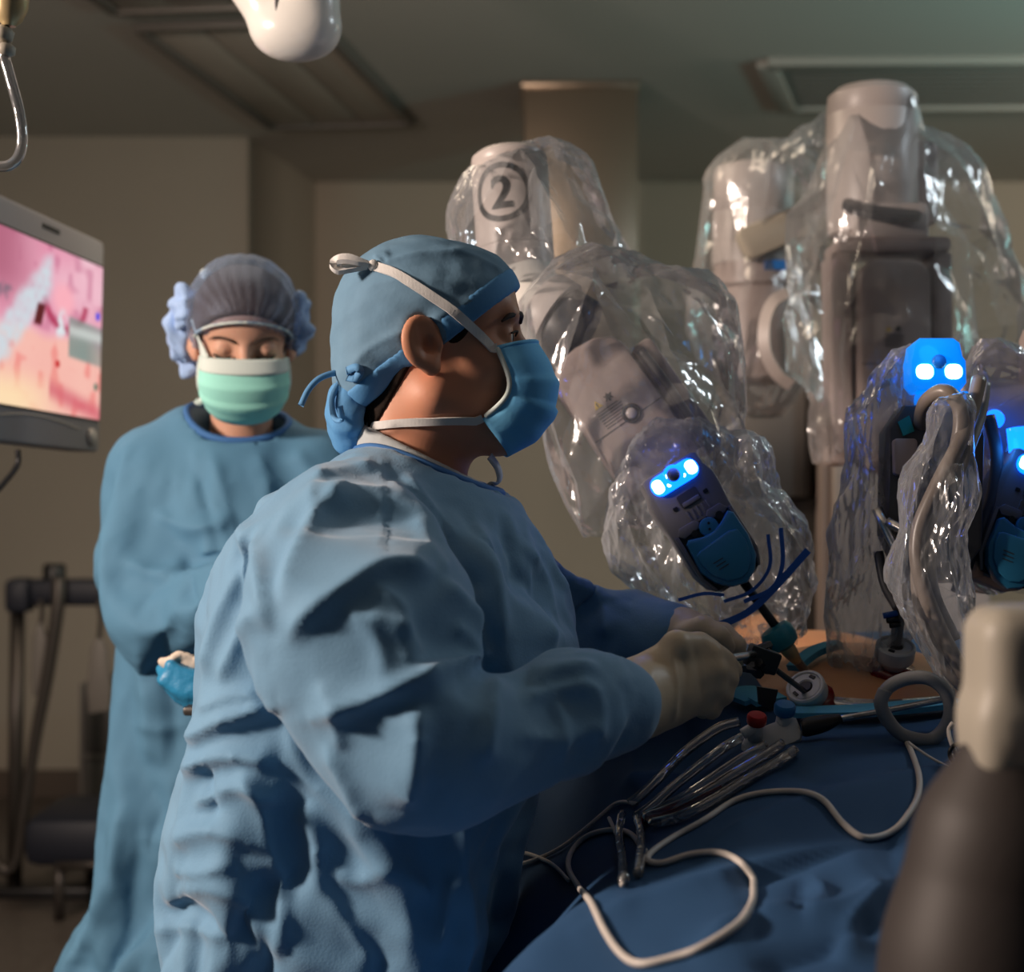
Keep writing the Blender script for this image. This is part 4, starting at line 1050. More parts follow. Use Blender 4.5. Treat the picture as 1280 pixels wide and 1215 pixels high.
fc = bpy.data.curves.new('digit', 'FONT'); fc.body = '2'; fc.size = .062; fc.align_x = 'CENTER'; fc.align_y = 'CENTER'; fc.offset = .0016
fo = bpy.data.objects.new('digit', fc); COL.objects.link(fo)
fm = bpy.data.meshes.new_from_object(fo.evaluated_get(bpy.context.evaluated_depsgraph_get())); bpy.data.objects.remove(fo)
bm = bmesh.new(); bm.from_mesh(fm); bmesh.ops.triangulate(bm, faces=bm.faces[:])
for _ in range(2): bmesh.ops.subdivide_edges(bm, edges=[e for e in bm.edges if e.calc_length() > .006], cuts=1); bmesh.ops.triangulate(bm, faces=bm.faces[:])
bm.verts.index_update(); V2 = np.array([v.co[:2] for v in bm.verts]); Fc = [[v.index for v in f_.verts] for f_ in bm.faces]; bm.free()
V2 -= (V2.max(0)+V2.min(0))/2
mesh_obj('number_two', on_cyl(V2, zc, an, rC+.0010), Fc, 'ink', up_c)
g = Grid((-.12,1.86,1.32), (.24,2.3,1.70), .005)
f = smin(g.seg(A(648,340,2.10), A(668,395,2.06), .049, .046), g.ell(A(672,400,2.05), (.06,.06,.055)), .02)
V, Fq = g.mesh(f); mesh_obj('elbow_shell', laplace(V, Fq, 1), Fq, 'lampw', t)
mesh_obj('joint_ring', *lathe_m([(.047,-.02),(.050,-.015),(.050,.015),(.047,.02)], A(712,410,2.03), np.array((.75,-.25,-.5)), 36), 'dgrey', t, auto=40)
mesh_obj('joint_hub', *lathe_m([(.053,-.05),(.056,-.045),(.056,-.02)], A(712,410,2.03), np.array((.75,-.25,-.5)), 36), 'arm', t, auto=40)
O, R = px_frame(775, 512, 1.93, (98,142), .10)
fa_ = plate(O, R, [(-50,-68),(-44,-84),(-26,-95),(0,-98),(26,-95),(46,-84),(54,-68),(54,98),(48,108),(-46,108),(-52,98)], -85, 0, 'armd', 'forearm_casing', t, 12)
plate(O, R, rrect(-49,16,51,17.4,.3), -.5, .5, 'ink', 'casing_seam', fa_)
plate(O, R, rrect(58,-60,88,105,8), -95, -30, 'armd', 'side_rail', fa_, 5)
mesh_obj('side_cable', *tube_m([O+R@np.array(p) for p in ((66,-50,-16),(68,0,-14),(67,50,-14),(64,100,-14))], .006, 10, 6), 'dgrey', t)
s = 1.93/F; c = O+R@np.array((9,12,0))
b_ = mesh_obj('button_bezel', *lathe_m([(12.5*s,-1*s),(12.5*s,2*s),(10*s,2.5*s),(9*s,0)], c, R[:,2], 28), 'black', fa_)
mesh_obj('release_button', *lathe_m([(7*s,-1*s),(7*s,2*s),(6*s,3.5*s),(.3*s,4*s)], c, R[:,2], 24), 'arm', fa_)
warn_label(O, R, -26, -22, 0, fa_, 1.15)
carriage(843, 597, 1.80, (83,135), t)
tl = A(930,728,1.80)
mesh_obj('instrument_shaft', *tube_m([tl, A(976,792,1.79)], .0056, 14, 3), 'black', t)
mesh_obj('port_hub', *lathe_m([(.010,-.016),(.018,-.012),(.0205,-.004),(.0205,.006),(.017,.012),(.010,.014)], A(974,796,1.79), (A(930,728,1.80)-A(1000,832,1.80)), 28), 'teal', t, auto=40)
mesh_obj('cannula_bracket', *tube_m([A(978,802,1.79),A(988,815,1.79),A(996,826,1.80)], [.010,.009,.006], 12, 4), 'brass', t)
mesh_obj('cannula', *tube_m([A(990,818,1.79),A(1006,838,1.83)], .0055, 12, 4), 'cable', t)

# --- tall arm in the middle of the big drape
t = thing('manipulator', 'tall pale robot arm with domed top inside the large clear drape', 'robot arm', A(1110,420,2.75), 'draped robot arms')
k = 2.6/F
uc = mesh_obj('upper_cylinder', *lathe_m([(50*k,0),(54*k,3*k),(56*k,20*k),(57*k,150*k),(56.4*k,151*k),(56.4*k,153*k),(57*k,154*k),(55*k,176*k),(44*k,186*k),(20*k,191*k),(1*k,192*k)], A(1090,296,2.62), (0,0,1), 44), 'arm', t, auto=40)
mesh_obj('shoulder_housing', *box_m(A(1122,235,2.66), (.06,.06,.075), bev=.02), 'armd', t, auto=40)
mesh_obj('neck_ring', *lathe_m([(40*k,-6*k),(48*k,-4*k),(48*k,4*k),(42*k,7*k)], A(1102,262,2.55), (.1,-.45,1), 36), 'dgrey', t, auto=40)
mesh_obj('neck', *box_m(A(1108,283,2.58), (.062,.05,.035), bev=.014), 'arm', t, auto=40)
O, R = px_frame(1120, 440, 2.50, (0,1), .03)
fa_ = plate(O, R, rrect(-44,-118,46,150,26), -60, 0, 'armd', 'forearm_casing', t, 9)
plate(O, R, rrect(-42,14,44,15.2,.3), -.5, .5, 'ink', 'casing_seam', fa_)
warn_label(O, R, -13, -30, 0, fa_, .8)
plate(O, R, rrect(-76,-130,-50,140,6), -80, -20, 'armd', 'side_rail', t, 4); plate(O, R, rrect(54,-130,78,60,6), -80, -20, 'armd', 'side_rail', t, 4)
plate(O, R, rrect(-70,-148,74,-128,8), -90, -10, 'armd', 'yoke', t, 4)
# --- arm further back on its left
t = thing('manipulator', 'robot arm further back with a blue label strip, left of the tall domed one', 'robot arm', A(945,420,3.0), 'draped robot arms')
k = 2.95/F
mesh_obj('upper_cylinder', *lathe_m([(46*k,0),(50*k,4*k),(50*k,66*k),(49.4*k,67*k),(49.4*k,69*k),(50*k,70*k),(50*k,120*k),(46*k,126*k),(30*k,131*k)], A(940,336,2.95), (.02,0,1), 40), 'arm', t, auto=40)
O, R = px_frame(965, 290, 2.82, (-60,26), .0)
plate(O, R, rrect(-20,-48,22,40,9), -30, 0, 'cream', 'link_shell', t, 6)
mesh_obj('lower_cylinder', *lathe_m([(40*k,0),(48*k,6*k),(48*k,110*k),(46*k,118*k),(52*k,122*k),(52*k,150*k)], A(944,480,2.95), (0,0,1), 40), 'armd', t, auto=40)
O, R = px_frame(970, 331, 2.84, (0,1), 0)
plate(O, R, rrect(-14,-6,14,6,2), -6, 1, 'bluelabel', 'label_strip', t)
P = [A(985,365,2.8),A(966,378,2.79),A(956,405,2.78),A(957,440,2.78),A(972,468,2.79),A(990,482,2.8)]
mesh_obj('handle', *ribbon_m(P, [np.array((-.5,-1,0))]*6, .022, .004, 6), 'arm', t, auto=40)

# --- scope arm in front at the right
t = thing('manipulator', 'scope-holding robot arm with cyan-lit head and tan cables at the right', 'robot arm', A(1180,560,1.82), 'draped robot arms')
O, R = px_frame(1174, 464, 1.74, (0,1), .10)
lp = plate(O, R, [(-33,-20),(-30,-36),(-22,-43),(20,-43),(28,-37),(31,-20),(35,-14),(35,14),(27,24),(-27,24),(-35,14),(-35,-14)], -40, 0, 'led2', 'light_head', t, 5)
for x in (-18,18): plate(O, R, rrect(x-11,-9,x+11,10,8), -.5, 1.6, 'led2hot', 'light_spot', lp, 1)
c = O+R@np.array((0,-12,0)); s = 1.74/F
mesh_obj('button', *lathe_m([(9*s,-1*s),(9*s,2*s),(7*s,4*s),(.3*s,5*s)], c, R[:,2], 24), 'bluebtn', lp)
plate(O, R, rrect(-24,24,40,40,6), -34, -3, 'led2', 'light_collar', t, 3)
hb = plate(O, R, [(-60,70),(-40,40),(48,40),(60,80),(52,220),(20,262),(-40,262),(-66,200)], -70, -14, 'dgrey', 'scope_housing', t, 6)
plate(O, R, [(-50,62),(-36,54),(-30,74),(-44,80)], -15, -11, 'tealmark', 'teal_marker', hb)
plate(O, R, rrect(-58,84,-28,130,5), -14, -4, 'armd', 'side_block', hb, 3)
for p, q in (((1096,636,1.74),(1128,702,1.72)), ((1110,652,1.73),(1140,668,1.71))):
    mesh_obj('guide_rod', *tube_m([A(*p),A(*q)], .0062, 14, 3), 'chrome', t)
g = Grid(A(1195,560,1.95)*[1,.9,1]-np.array((.02,0,.05)), A(1400,420,1.95)+np.array((.1,.25,.1)), .006)
f = smin(g.seg(A(1225,505,1.92), A(1330,545,1.95), .036, .062), g.ell(A(1290,540,1.93), (.07,.06,.05)), .03)
V, Fq = g.mesh(f); mesh_obj('shoulder_shell', laplace(V, Fq, 1), Fq, 'arm', t)
mesh_obj('side_lamp', *lathe_m([(.010,-.004),(.012,0),(.010,.005),(.001,.007)], A(1243,524,1.84), (-.3,-1,.1), 20), 'led', t)
for P, r, m in ((((1150,540,1.77),(1156,505,1.70),(1180,489,1.67),(1200,512,1.665),(1196,560,1.665),(1172,620,1.66),(1150,690,1.66),(1152,760,1.655),(1182,830,1.65),(1215,868,1.65)), .0085, 'cable'),
                (((1224,474,1.70),(1214,515,1.68),(1196,560,1.655),(1170,610,1.65),(1148,665,1.65),(1150,720,1.645),(1176,790,1.64),(1210,850,1.64)), .0085, 'cable'),
                (((1232,480,1.72),(1226,520,1.70),(1206,575,1.665),(1184,625,1.665),(1165,680,1.66),(1168,740,1.66),(1195,800,1.655)), .006, 'hose'),
                (((1236,520,1.80),(1246,570,1.79),(1238,630,1.78),(1215,690,1.77),(1196,740,1.76)), .0075, 'dgrey'),
                (((1098,690,1.76),(1106,730,1.75),(1122,760,1.74)), .006, 'dgrey')):
    mesh_obj('cable', *tube_m([A(*p) for p in P], r, 12, 8), m, t)
mesh_obj('scope_rod', *tube_m([A(1133,700,1.765),O2+a2_*.002-a2_*.03], .0072, 16, 3), 'cable', t)
mesh_obj('scope_collar', *tube_m([A(1134,690,1.765),A(1128,748,1.775)], [.014,.011], 16, 3, smooth=False), 'black', t, auto=40)
for q in range(3): mesh_obj('clip', *tube_m([A(1104+q*4,770+q*6,1.78),A(1122+q*2,766+q*7,1.775)], .0035, 8, 2), 'strap' if q == 0 else 'black', t)

# --- arm cut off by the right edge
t = thing('manipulator', 'robot arm cut off by the right edge, with a blue adapter and blue light bar', 'robot arm', A(1300,640,1.85), 'draped robot arms')
carriage(1302, 588, 1.78, (-55,135), t)
mesh_obj('light_bar', *tube_m([A(1272,535,1.80),A(1277,580,1.795),A(1284,630,1.79)], .013, 14, 5), 'led', t)
mesh_obj('forearm_casing', *box_m(A(1345,500,1.95), (.06,.06,.10), bev=.02), 'armd', t, auto=40)

def led_light(px, py, d, e, col):
    L = bpy.data.lights.new('led_light', 'POINT'); L.energy = e; L.color = col; L.shadow_soft_size = .02
    o = bpy.data.objects.new('led_light', L); COL.objects.link(o); o.location = at(px, py, d)
led_light(840, 578, 1.79, .09, (.02,.12,1)); led_light(1176, 425, 1.71, .08, (.02,.35,1)); led_light(1258, 560, 1.78, .10, (.02,.25,1))
# ================================================================ clear plastic drapes
def bag(parts, lo, hi, h, k, cut, seed, lab, m, amp=.010, sc=11, axis=(0,0,1), shrink=-.10, facets=520, streaks=()):
    g = Grid(lo, hi, h)
    f = None
    for p in parts:
        s = g.seg(*p) if len(p) >= 4 else g.ell(*p)
        f = s if f is None else smin(f, s, k)
    V, Fq = g.mesh(f)
    keep = np.ones(len(V), bool)
    for P, n in cut: keep &= ((V-np.array(P))@np.array(n)) < 0
    V, Fq = keep_faces(V, Fq, keep)
    N = vnormals(V, Fq)
    V = crumple(V, N, seed, 9, sc, amp, axis)
    for poly, w, a in streaks: V = crease(V, N, poly, w, a)
    o = mesh_obj('film', V, Fq, m, None)
    # pull the sheet into flat facets between sharp straight folds
    md = o.modifiers.new('d', 'DECIMATE'); md.ratio = min(1, facets/ (2.0*len(Fq)))
    ms = o.modifiers.new('s', 'SUBSURF'); ms.subdivision_type = 'SIMPLE'; ms.levels = 3; ms.render_levels = 3
    me = bpy.data.meshes.new_from_object(o.evaluated_get(bpy.context.evaluated_depsgraph_get())); o.modifiers.clear(); o.data = me
    V = np.empty(len(me.vertices)*3); me.vertices.foreach_get('co', V); V = V.reshape(-1,3)
    N = np.empty(len(V)*3); me.vertices.foreach_get('normal', N); N = N.reshape(-1,3)
    V = crumple(V, N, seed+50, 7, sc*2.2, amp*.22, axis)
    V = crumple(V, N, seed+90, 6, sc*5, amp*.13, axis)
    me.vertices.foreach_set('co', V.ravel()); me.polygons.foreach_set('use_smooth', [True]*len(me.polygons)); me.set_sharp_from_angle(angle=math.radians(26)); me.update()
    return o
def drape_thing(lab, films, loc):
    t = thing('robot_drape', lab, 'plastic drape', loc, 'clear plastic robot drapes')
    for o in films:
        o.parent = t; V = np.empty(len(o.data.vertices)*3); o.data.vertices.foreach_get('co', V); V = V.reshape(-1,3)-np.array(t.location); o.data.vertices.foreach_set('co', V.ravel())
    return t
f1 = bag([(A(640,262,2.12),A(690,320,2.08),.083,.085),(A(690,225,2.14),A(735,330,2.14),.055,.06),(A(612,300,2.1),(.055,.05,.06))], (-.22,1.9,1.36), (.32,2.35,1.82), .0085, .05, [(A(700,370,2.1),(.35,0,-1))], 3, '', 'film',
   streaks=[([(650,180),(690,260),(750,360)],5,.010),([(650,180),(625,230),(575,300)],5,.008),([(700,195),(745,250),(770,320)],5,.010),([(665,190),(660,270),(700,340)],4,-.008)])
f2 = bag([(A(725,400,1.98),A(835,560,1.95),.082,.092),(A(850,430,2.0),(.085,.085,.10)),(A(690,470,1.97),A(755,640,1.95),.036,.045),(A(880,500,2.0),A(850,560,1.95),.05,.05),(A(740,350,2.0),A(860,385,2.04),.04,.035)], (-.10,1.72,1.20), (.36,2.22,1.66), .0085, .05, [(A(770,668,1.95),(.2,0,-1))], 5, '', 'film',
   streaks=[([(745,325),(720,420),(690,520)],5,.012),([(800,345),(840,440),(870,540)],5,.010),([(690,440),(700,540),(740,650)],4,.010),([(740,325),(800,400),(900,470)],5,-.010),([(860,365),(900,430),(905,520)],5,.010),([(670,470),(690,560),(735,640)],4,-.008)])
f3 = bag([(A(850,590,1.90),A(905,700,1.90),.070,.105,(1,.55,1)),(A(905,700,1.90),A(945,780,1.88),.105,.062,(1,.55,1)),(A(925,570,1.91),(.035,.03,.035)),(A(800,650,1.91),(.045,.03,.07))], (.08,1.76,1.10), (.44,2.02,1.42), .0075, .04, [(A(950,812,1.88),(.2,0,-1))], 7, '', 'filmh', amp=.013, sc=17, facets=800,
   streaks=[([(780,620),(800,680),(840,740)],5,.010),([(940,560),(950,620),(1000,690)],5,.010),([(960,650),(990,720),(1000,780)],5,.010),([(900,760),(950,740),(1005,700)],4,.008)])
dt1 = drape_thing('crumpled clear plastic drape over the arm marked 2 and its lit carriage', [f1, f2, f3], A(690,400,2.15))
for P, w in ([[(880,785),(905,779),(935,765),(965,738),(1010,688)], .0085], [[(848,750),(880,742),(905,744)], .004], [[(905,752),(940,738),(962,708),(960,668)], .004], [[(930,752),(965,735),(978,705),(976,660)], .005]):
    mesh_obj('blue_strap', *ribbon_m([A(x,y,1.775) for x,y in P], [np.array((.1,-1,.2))]*len(P), w, .0008, 8), 'strap', dt1, smooth=False)
f4 = bag([(A(945,240,2.95),A(935,400,2.95),.105,.105),(A(935,400,2.95),A(955,480,2.92),.105,.07),(A(1000,230,2.85),A(1040,180,2.75),.07,.06)], (.28,2.6,1.36), (.78,3.25,2.08), .0125, .08, [(A(950,525,2.95),(0,0,-1))], 9, '', 'film2', amp=.012, sc=8,
   streaks=[([(905,195),(890,300),(885,420)],6,.014),([(975,165),(960,260),(930,400)],6,.014),([(1000,330),(975,400),(930,480)],5,.014)])
f5 = bag([(A(1090,155,2.62),A(1110,290,2.62),.072,.12),(A(1110,290,2.62),A(1115,440,2.56),.14,.115),(A(1180,240,2.66),A(1225,400,2.7),.08,.09),(A(1115,440,2.56),A(1050,555,2.5),.115,.05),(A(1020,300,2.66),A(1025,440,2.6),.03,.05)], (.42,2.2,1.34), (1.02,3.0,2.08), .0125, .08, [(A(1060,582,2.5),(0,0,-1)),(A(1180,520,2.56),(.6,0,-.8))], 12, '', 'film2', amp=.012, sc=8,
   streaks=[([(1085,105),(1050,250),(1000,420)],5,.016),([(1110,165),(1085,300),(1075,500)],5,.014),([(1130,115),(1200,220),(1250,340)],5,.014),([(1150,170),(1190,260),(1240,330)],5,-.010),([(1215,300),(1230,360),(1255,420)],4,.012),([(1040,130),(1000,230),(985,330)],5,.012),([(1070,320),(1060,430),(1075,540)],5,.014),([(1010,400),(1020,480),(1015,560)],5,.012)])
dt2 = drape_thing('tall clear plastic drape hung over the domed arm and the one behind it', [f4, f5], A(1080,420,2.85))
f6 = bag([(A(1150,470,1.80),A(1115,540,1.80),.040,.048,(1,.7,1)),(A(1115,540,1.80),A(1112,660,1.80),.048,.060,(1,.7,1)),(A(1112,660,1.80),A(1085,770,1.82),.060,.046,(1,.7,1)),(A(1085,770,1.82),A(1070,830,1.84),.044,.03,(1,.7,1))], (.32,1.70,1.08), (.62,1.92,1.50), .0075, .04, [(A(1070,836,1.84),(0,0,-1))], 15, '', 'filmh', amp=.013, sc=17, facets=900,
   streaks=[([(1135,440),(1095,500),(1070,560)],4,.010),([(1085,560),(1090,650),(1050,760)],4,.010),([(1120,560),(1110,660),(1080,780)],4,-.008)])
f7 = bag([(A(1190,520,1.66),A(1170,620,1.655),.026,.033),(A(1170,620,1.655),A(1160,720,1.65),.034,.036),(A(1160,720,1.65),A(1212,880,1.64),.037,.024)], (.36,1.56,1.04), (.60,1.78,1.44), .007, .03, [(A(1215,880,1.64),(.3,0,-1)),(A(1190,492,1.66),(0,0,1))], 17, '', 'film', amp=.008, sc=20, facets=800,
   streaks=[([(1180,520),(1145,640),(1130,740)],3.5,.008),([(1205,560),(1180,680),(1215,840)],3.5,.008),([(1140,740),(1180,820),(1215,870)],3.5,.007)])
f8 = bag([(A(1250,470,1.86),A(1310,560,1.90),.045,.075),(A(1235,560,1.86),A(1230,700,1.84),.04,.05),(A(1310,560,1.90),A(1330,700,1.88),.08,.08)], (.48,1.70,1.16), (.82,2.05,1.52), .009, .05, [(A(1250,745,1.84),(0,0,-1))], 19, '', 'film', amp=.009, sc=12)
dt3 = drape_thing('clear plastic drape hanging around the scope arm and its tan cables', [f6, f7, f8], A(1180,560,1.82))
run_sims(14)
scene.frame_set(1)
def rim(o, axis_pt, rmax, r, n=28, zmin=-9):
    me = o.data; V = np.empty(len(me.vertices)*3); me.vertices.foreach_get('co', V); V = V.reshape(-1,3)+np.array(o.parent.location)
    D = V-axis_pt; rr = np.hypot(D[:,0], D[:,1]); ang = np.arctan2(D[:,1], D[:,0]); P = []
    for a in np.linspace(-math.pi, math.pi, n, endpoint=False):
        m = (np.abs((ang-a+math.pi) % (2*math.pi)-math.pi) < .16) & (rr < rmax)
        if m.any():
            c = V[m]; P.append(c[np.argmax(c[:,2]-rr[m]*.15)])
    P = np.array(P)
    for _ in range(3): P = .5*P+.25*np.roll(P,1,0)+.25*np.roll(P,-1,0)
    P = np.concatenate([P, P[:1]]); return mesh_obj('neck_binding', *tube_m(P, r, 8, 4), 'trim', o.parent)
rim(gown, A(530,615,1.62), .10, .0050); rim(gownw, A(300,548,2.42), .12, .0060)

# ================================================================ things lying on the drape
def on_drape(px, off): return lay(px, T_all, off, 1.5)[0]
t = thing('suction_handpiece', 'pale grey suction handpiece with red and blue buttons lying on the drape', 'handpiece', on_drape([(962,925)], .01)[0])
O, R = px_frame(962, 922, 1.615, (.25,1), .5)
bd = plate(O, R, [(-37,2),(-30,-6),(-8,-13),(30,-18),(38,-14),(40,8),(34,16),(8,20),(-30,24),(-36,18)], -14, 12, 'white', 'body', t, 5)
def peg(px, py, d, r1, r2, h, m, nm, stem=None):
    p = at(px, py, d); ax = np.array((.03,-.35,.94)); ax /= np.linalg.norm(ax)
    b = mesh_obj(nm, *lathe_m([(r1*.9,-h*.5),(r1,-h*.3),(r1,h*.3),(r1*.85,h*.5),(r1*.1,h*.55)], p, ax, 22), m, t, auto=40)
    mesh_obj('button_stem', *tube_m([p-ax*h*.4, p-ax*h*2.2], [r2,r2*1.25], 16, 3, smooth=False), 'white', b)
peg(946, 899, 1.60, .0105, .0065, .011, 'red', 'red_button'); peg(981, 886, 1.61, .0115, .0075, .012, 'bluebtn', 'blue_button')
mesh_obj('spout', *tube_m([A(928,918,1.60),A(938,912,1.60),A(948,906,1.605)], [.006,.006,.005], 12, 4), 'white', t)
mesh_obj('black_grip', *tube_m([A(1002,910,1.605),A(1008,909,1.605),A(1030,904,1.61),A(1050,898,1.615)], [.0085,.010,.0092,.005], 14, 4), 'black', t, auto=40)
mesh_obj('suction_rod', *tube_m([A(1048,899,1.615),A(1120,886,1.64),A(1190,872,1.66)], .0036, 12, 4), 'chrome', t)
def cordthing(name, lab, px, r, m, cat, grp=None, off=None):
    P = on_drape(px, (r if off is None else off))
    Pp = spline([(p[0],p[1],0) for p in px], 10)[:,:2]; P = on_drape([tuple(p) for p in Pp], (r*1.3 if off is None else off))
    # ease sudden jumps where the surface drops away behind a fold
    for _ in range(4): P[1:-1] = .25*P[:-2]+.5*P[1:-1]+.25*P[2:]
    return tag(mesh_obj(name, *tube_m(P, r, 10, 2), m), lab, cat, grp)
for i, (P, lab) in enumerate((
    ([(930,922),(905,930),(872,955),(840,985),(815,1010),(800,1022)], 'topmost clear tube bowed over the others below the suction handpiece'),
    ([(935,930),(910,945),(880,968),(850,992),(825,1015),(805,1030)], 'clear tube second from the top of the bundle below the handpiece'),
    ([(960,938),(935,952),(905,972),(870,996),(840,1014),(812,1026)], 'clear tube in the middle of the bundle below the handpiece'),
    ([(980,940),(955,958),(920,980),(885,1002),(850,1020),(815,1032)], 'clear tube second from the bottom of the bundle below the handpiece'),
    ([(995,945),(965,965),(930,986),(895,1008),(855,1028),(820,1036)], 'lowest clear tube of the bundle below the handpiece'))):
    Q = on_drape(P, .0065+.0035*(i % 2)+(.012 if i == 0 else 0))
    tag(mesh_obj('clear_tube', *tube_m(Q, .0056, 12, 8), 'tube'), lab, 'tube', 'clear tubes below the handpiece')
tag(mesh_obj('blood_line', *tube_m(on_drape([(905,990),(880,1003),(852,1018),(830,1026),(808,1031)], .006), [.002,.0025,.003,.004,.005], 10, 6), 'blood'), 'dark red fluid-filled tube end among the clear tubes', 'tube')
for P, lab in (([(782,1022),(778,1050),(782,1080),(780,1110)], 'clear tube hanging over the drape edge, nearer the surgeon'), ([(800,1025),(806,1052),(803,1085),(800,1100)], 'clear tube hanging over the drape edge, nearer the bundle')):
    tag(mesh_obj('clear_tube', *tube_m(on_drape(P, .006), .005, 10, 6), 'tube'), lab, 'tube', 'clear tubes over the drape edge')
cordthing('white_cord', 'white twin cord looping twice across the dark blue drape', [(1133,930),(1147,965),(1146,1000),(1125,1035),(1100,1048),(1075,1050),(1050,1030),(1030,1005),(1005,994),(960,994),(920,1004),(880,1030),(840,1052),(815,1070),(812,1080),(830,1083),(865,1072),(900,1070),(925,1082),(940,1105),(940,1130),(920,1160),(880,1188),(840,1203),(800,1210),(775,1195),(755,1165),(742,1135),(725,1110),(713,1088),(716,1068),(735,1048),(765,1040),(790,1045),(808,1068)], .0030, 'cord', 'cord', None, .003)
cordthing('white_cord', 'thin white cord looped at the left edge of the drape beside the gown', [(800,1008),(775,1006),(745,1030),(705,1062),(670,1078),(645,1080),(641,1070),(655,1066),(690,1082),(714,1104)], .0022, 'cord', 'cord', None, .004)
cordthing('white_cord', 'short white cord running straight down from the tube bundle', [(764,1026),(774,1050),(780,1080),(778,1112)], .0022, 'cord', 'cord', None, .004)
P = [(1110,902,1.605),(1103,888,1.60),(1102,874,1.60),(1112,858,1.60),(1135,848,1.60),(1160,848,1.60),(1180,862,1.605),(1188,885,1.61),(1182,908,1.61),(1165,924,1.61),(1145,924,1.605),(1124,916,1.60),(1110,900,1.597),(1101,880,1.594),(1106,862,1.594)]
tag(mesh_obj('grey_hose', *tube_m([A(*p) for p in P], .0072, 14, 8), 'hose'), 'grey rubber hose curled in a ring in front of the bare abdomen', 'hose')
t = thing('cable_clip', 'white clip with a small black ring beside the cream-topped device', 'clip', on_drape([(1195,955)], .005)[0])
O, R = px_frame(1200, 955, 1.50, (.6,1), .4)
plate(O, R, [(-16,0),(-4,-16),(14,-12),(18,8),(2,16),(-12,10)], -6, 4, 'white', 'clip_body', t, 2)
ring = [A(1199+12*math.cos(a),942+12*math.sin(a),1.49) for a in np.linspace(.6, 5.6, 14)]
mesh_obj('clip_ring', *tube_m(ring, .0022, 8, 3), 'black', t)
mesh_obj('clip_wire', *tube_m([A(1188,960,1.49),A(1165,948,1.50),A(1145,935,1.51),A(1136,928,1.52)], .0014, 8, 5), 'cord', t)
mesh_obj('clip_wire', *tube_m([A(1196,946,1.49),A(1188,925,1.50),A(1186,912,1.51),A(1191,903,1.51)], .0022, 8, 5), 'cord', t)

# ================================================================ blurred device close to the camera
d = .90; k = d/F
t = thing('topped_device', 'out-of-focus cream-topped device with dark bulging body close to the camera', 'device', (float(A(1240,1100,d)[0]), d+.03, .85))
g = Grid(A(1070,1330,d)*[1,0,1]+np.array((0,d-.09,0)), A(1480,730,d)*[1,0,1]+np.array((0,d+.15,0)), .0036)
f = smax(g.box(A(1295,850,d+.03), (.040,.032,.046), None, .018), -g.box(A(1307,832,d+.03), (.018,.06,.013), None, .008), .006)
f = smin(f, g.box(A(1258,920,d+.03), (.024,.03,.024), None, .012), .012)
V, Fq = g.mesh(f); mesh_obj('cream_top', laplace(V, Fq, 2), Fq, 'cream', t)
f = smin(g.seg(A(1258,950,d+.03), A(1250,1010,d+.03), .022, .028), g.seg(A(1252,1090,d+.03), A(1240,1290,d+.03), .052, .068), .06)
f = smin(f, g.ell(A(1205,1200,d+.03), (.040,.05,.05)), .04)
V, Fq = g.mesh(f); mesh_obj('body', laplace(V, Fq, 2), Fq, 'taupe', t)
mesh_obj('collar', *lathe_m([(.024,-.006),(.028,-.003),(.028,.003),(.024,.006)], A(1256,944,d+.03), (0,0,1), 28), 'taupe', t)

# ================================================================ equipment behind the robot
t = thing('robot_cart', 'grey robot cart column standing behind the clear drapes', 'robot cart', (float(A(1010,0,3.4)[0]), 3.55, 0))
def pbox(x0, y0, x1, y1, d, dp, m, nm, par, bev=.006):
    a, b = A(x0,y0,d), A(x1,y1,d); c = (a+b)/2+np.array((0,dp/2,0)); hf = (abs(b[0]-a[0])/2, dp/2, abs(b[2]-a[2])/2)
    return mesh_obj(nm, *box_m(c, hf, bev=bev), m, par, auto=30)
zf = CY+CAMZ*F/3.4
pbox(918, 470, 1008, 622, 3.4, .3, 'cabl', 'upper_cabinet', t); pbox(1008.5, 470, 1012.5, 622, 3.395, .02, 'rackm', 'cabinet_edge', t, .001)
pbox(1013, 470, 1027, 622, 3.45, .25, 'black', 'cable_slot', t); pbox(905, 623, 985, zf, 3.4, .3, 'cabl', 'lower_cabinet', t); pbox(985.5, 623, 1027, zf, 3.42, .3, 'cab', 'side_panel', t)
pbox(1027.5, 470, 1042, zf, 3.35, .3, 'armd', 'column_flank', t); pbox(1042.5, 470, 1240, zf, 3.33, .4, 'arm', 'column', t, .015)

# ================================================================ monitor on the left
def mon(px, py, d): return np.array(at(px, py, d))
c_tr, c_br = A(131,303,2.85), A(123,571,2.85)
dl = 2.44
c_tl, c_bl = A(0,250,dl), A(0,551,dl)
uu = ((c_tl-c_tr)+(c_bl-c_br))/2; Lu = np.linalg.norm(uu); uu /= Lu
vv = ((c_br-c_tr)+(c_bl-c_tl))/2; Lv = np.linalg.norm(vv); vv = vv-uu*(vv@uu); vv /= np.linalg.norm(vv)
nn = np.cross(uu, vv); nn = nn if nn[0] > 0 else -nn
W_ = .56; Hh = Lv
O = c_tr; R = np.stack([uu, vv, nn], 1)
t = thing('monitor', 'grey monitor at the left edge showing a pink camera view of the operation', 'monitor', O+uu*W_/2+vv*Hh)
sh = plate(O, R, rrect(0,0,W_,Hh,.012), -.055, 0, 'bezel', 'case', t, .006)
x0, x1, y0, y1 = .012, W_-.03, .050, Hh-.060
plate(O, R, rrect(x0-.004,y0-.004,x1+.004,y1+.004,.002), -.001, .0015, 'cab', 'screen_surround', t)
nx, ny = 150, 120
gx, gy = np.meshgrid(np.linspace(0,1,nx), np.linspace(0,1,ny))
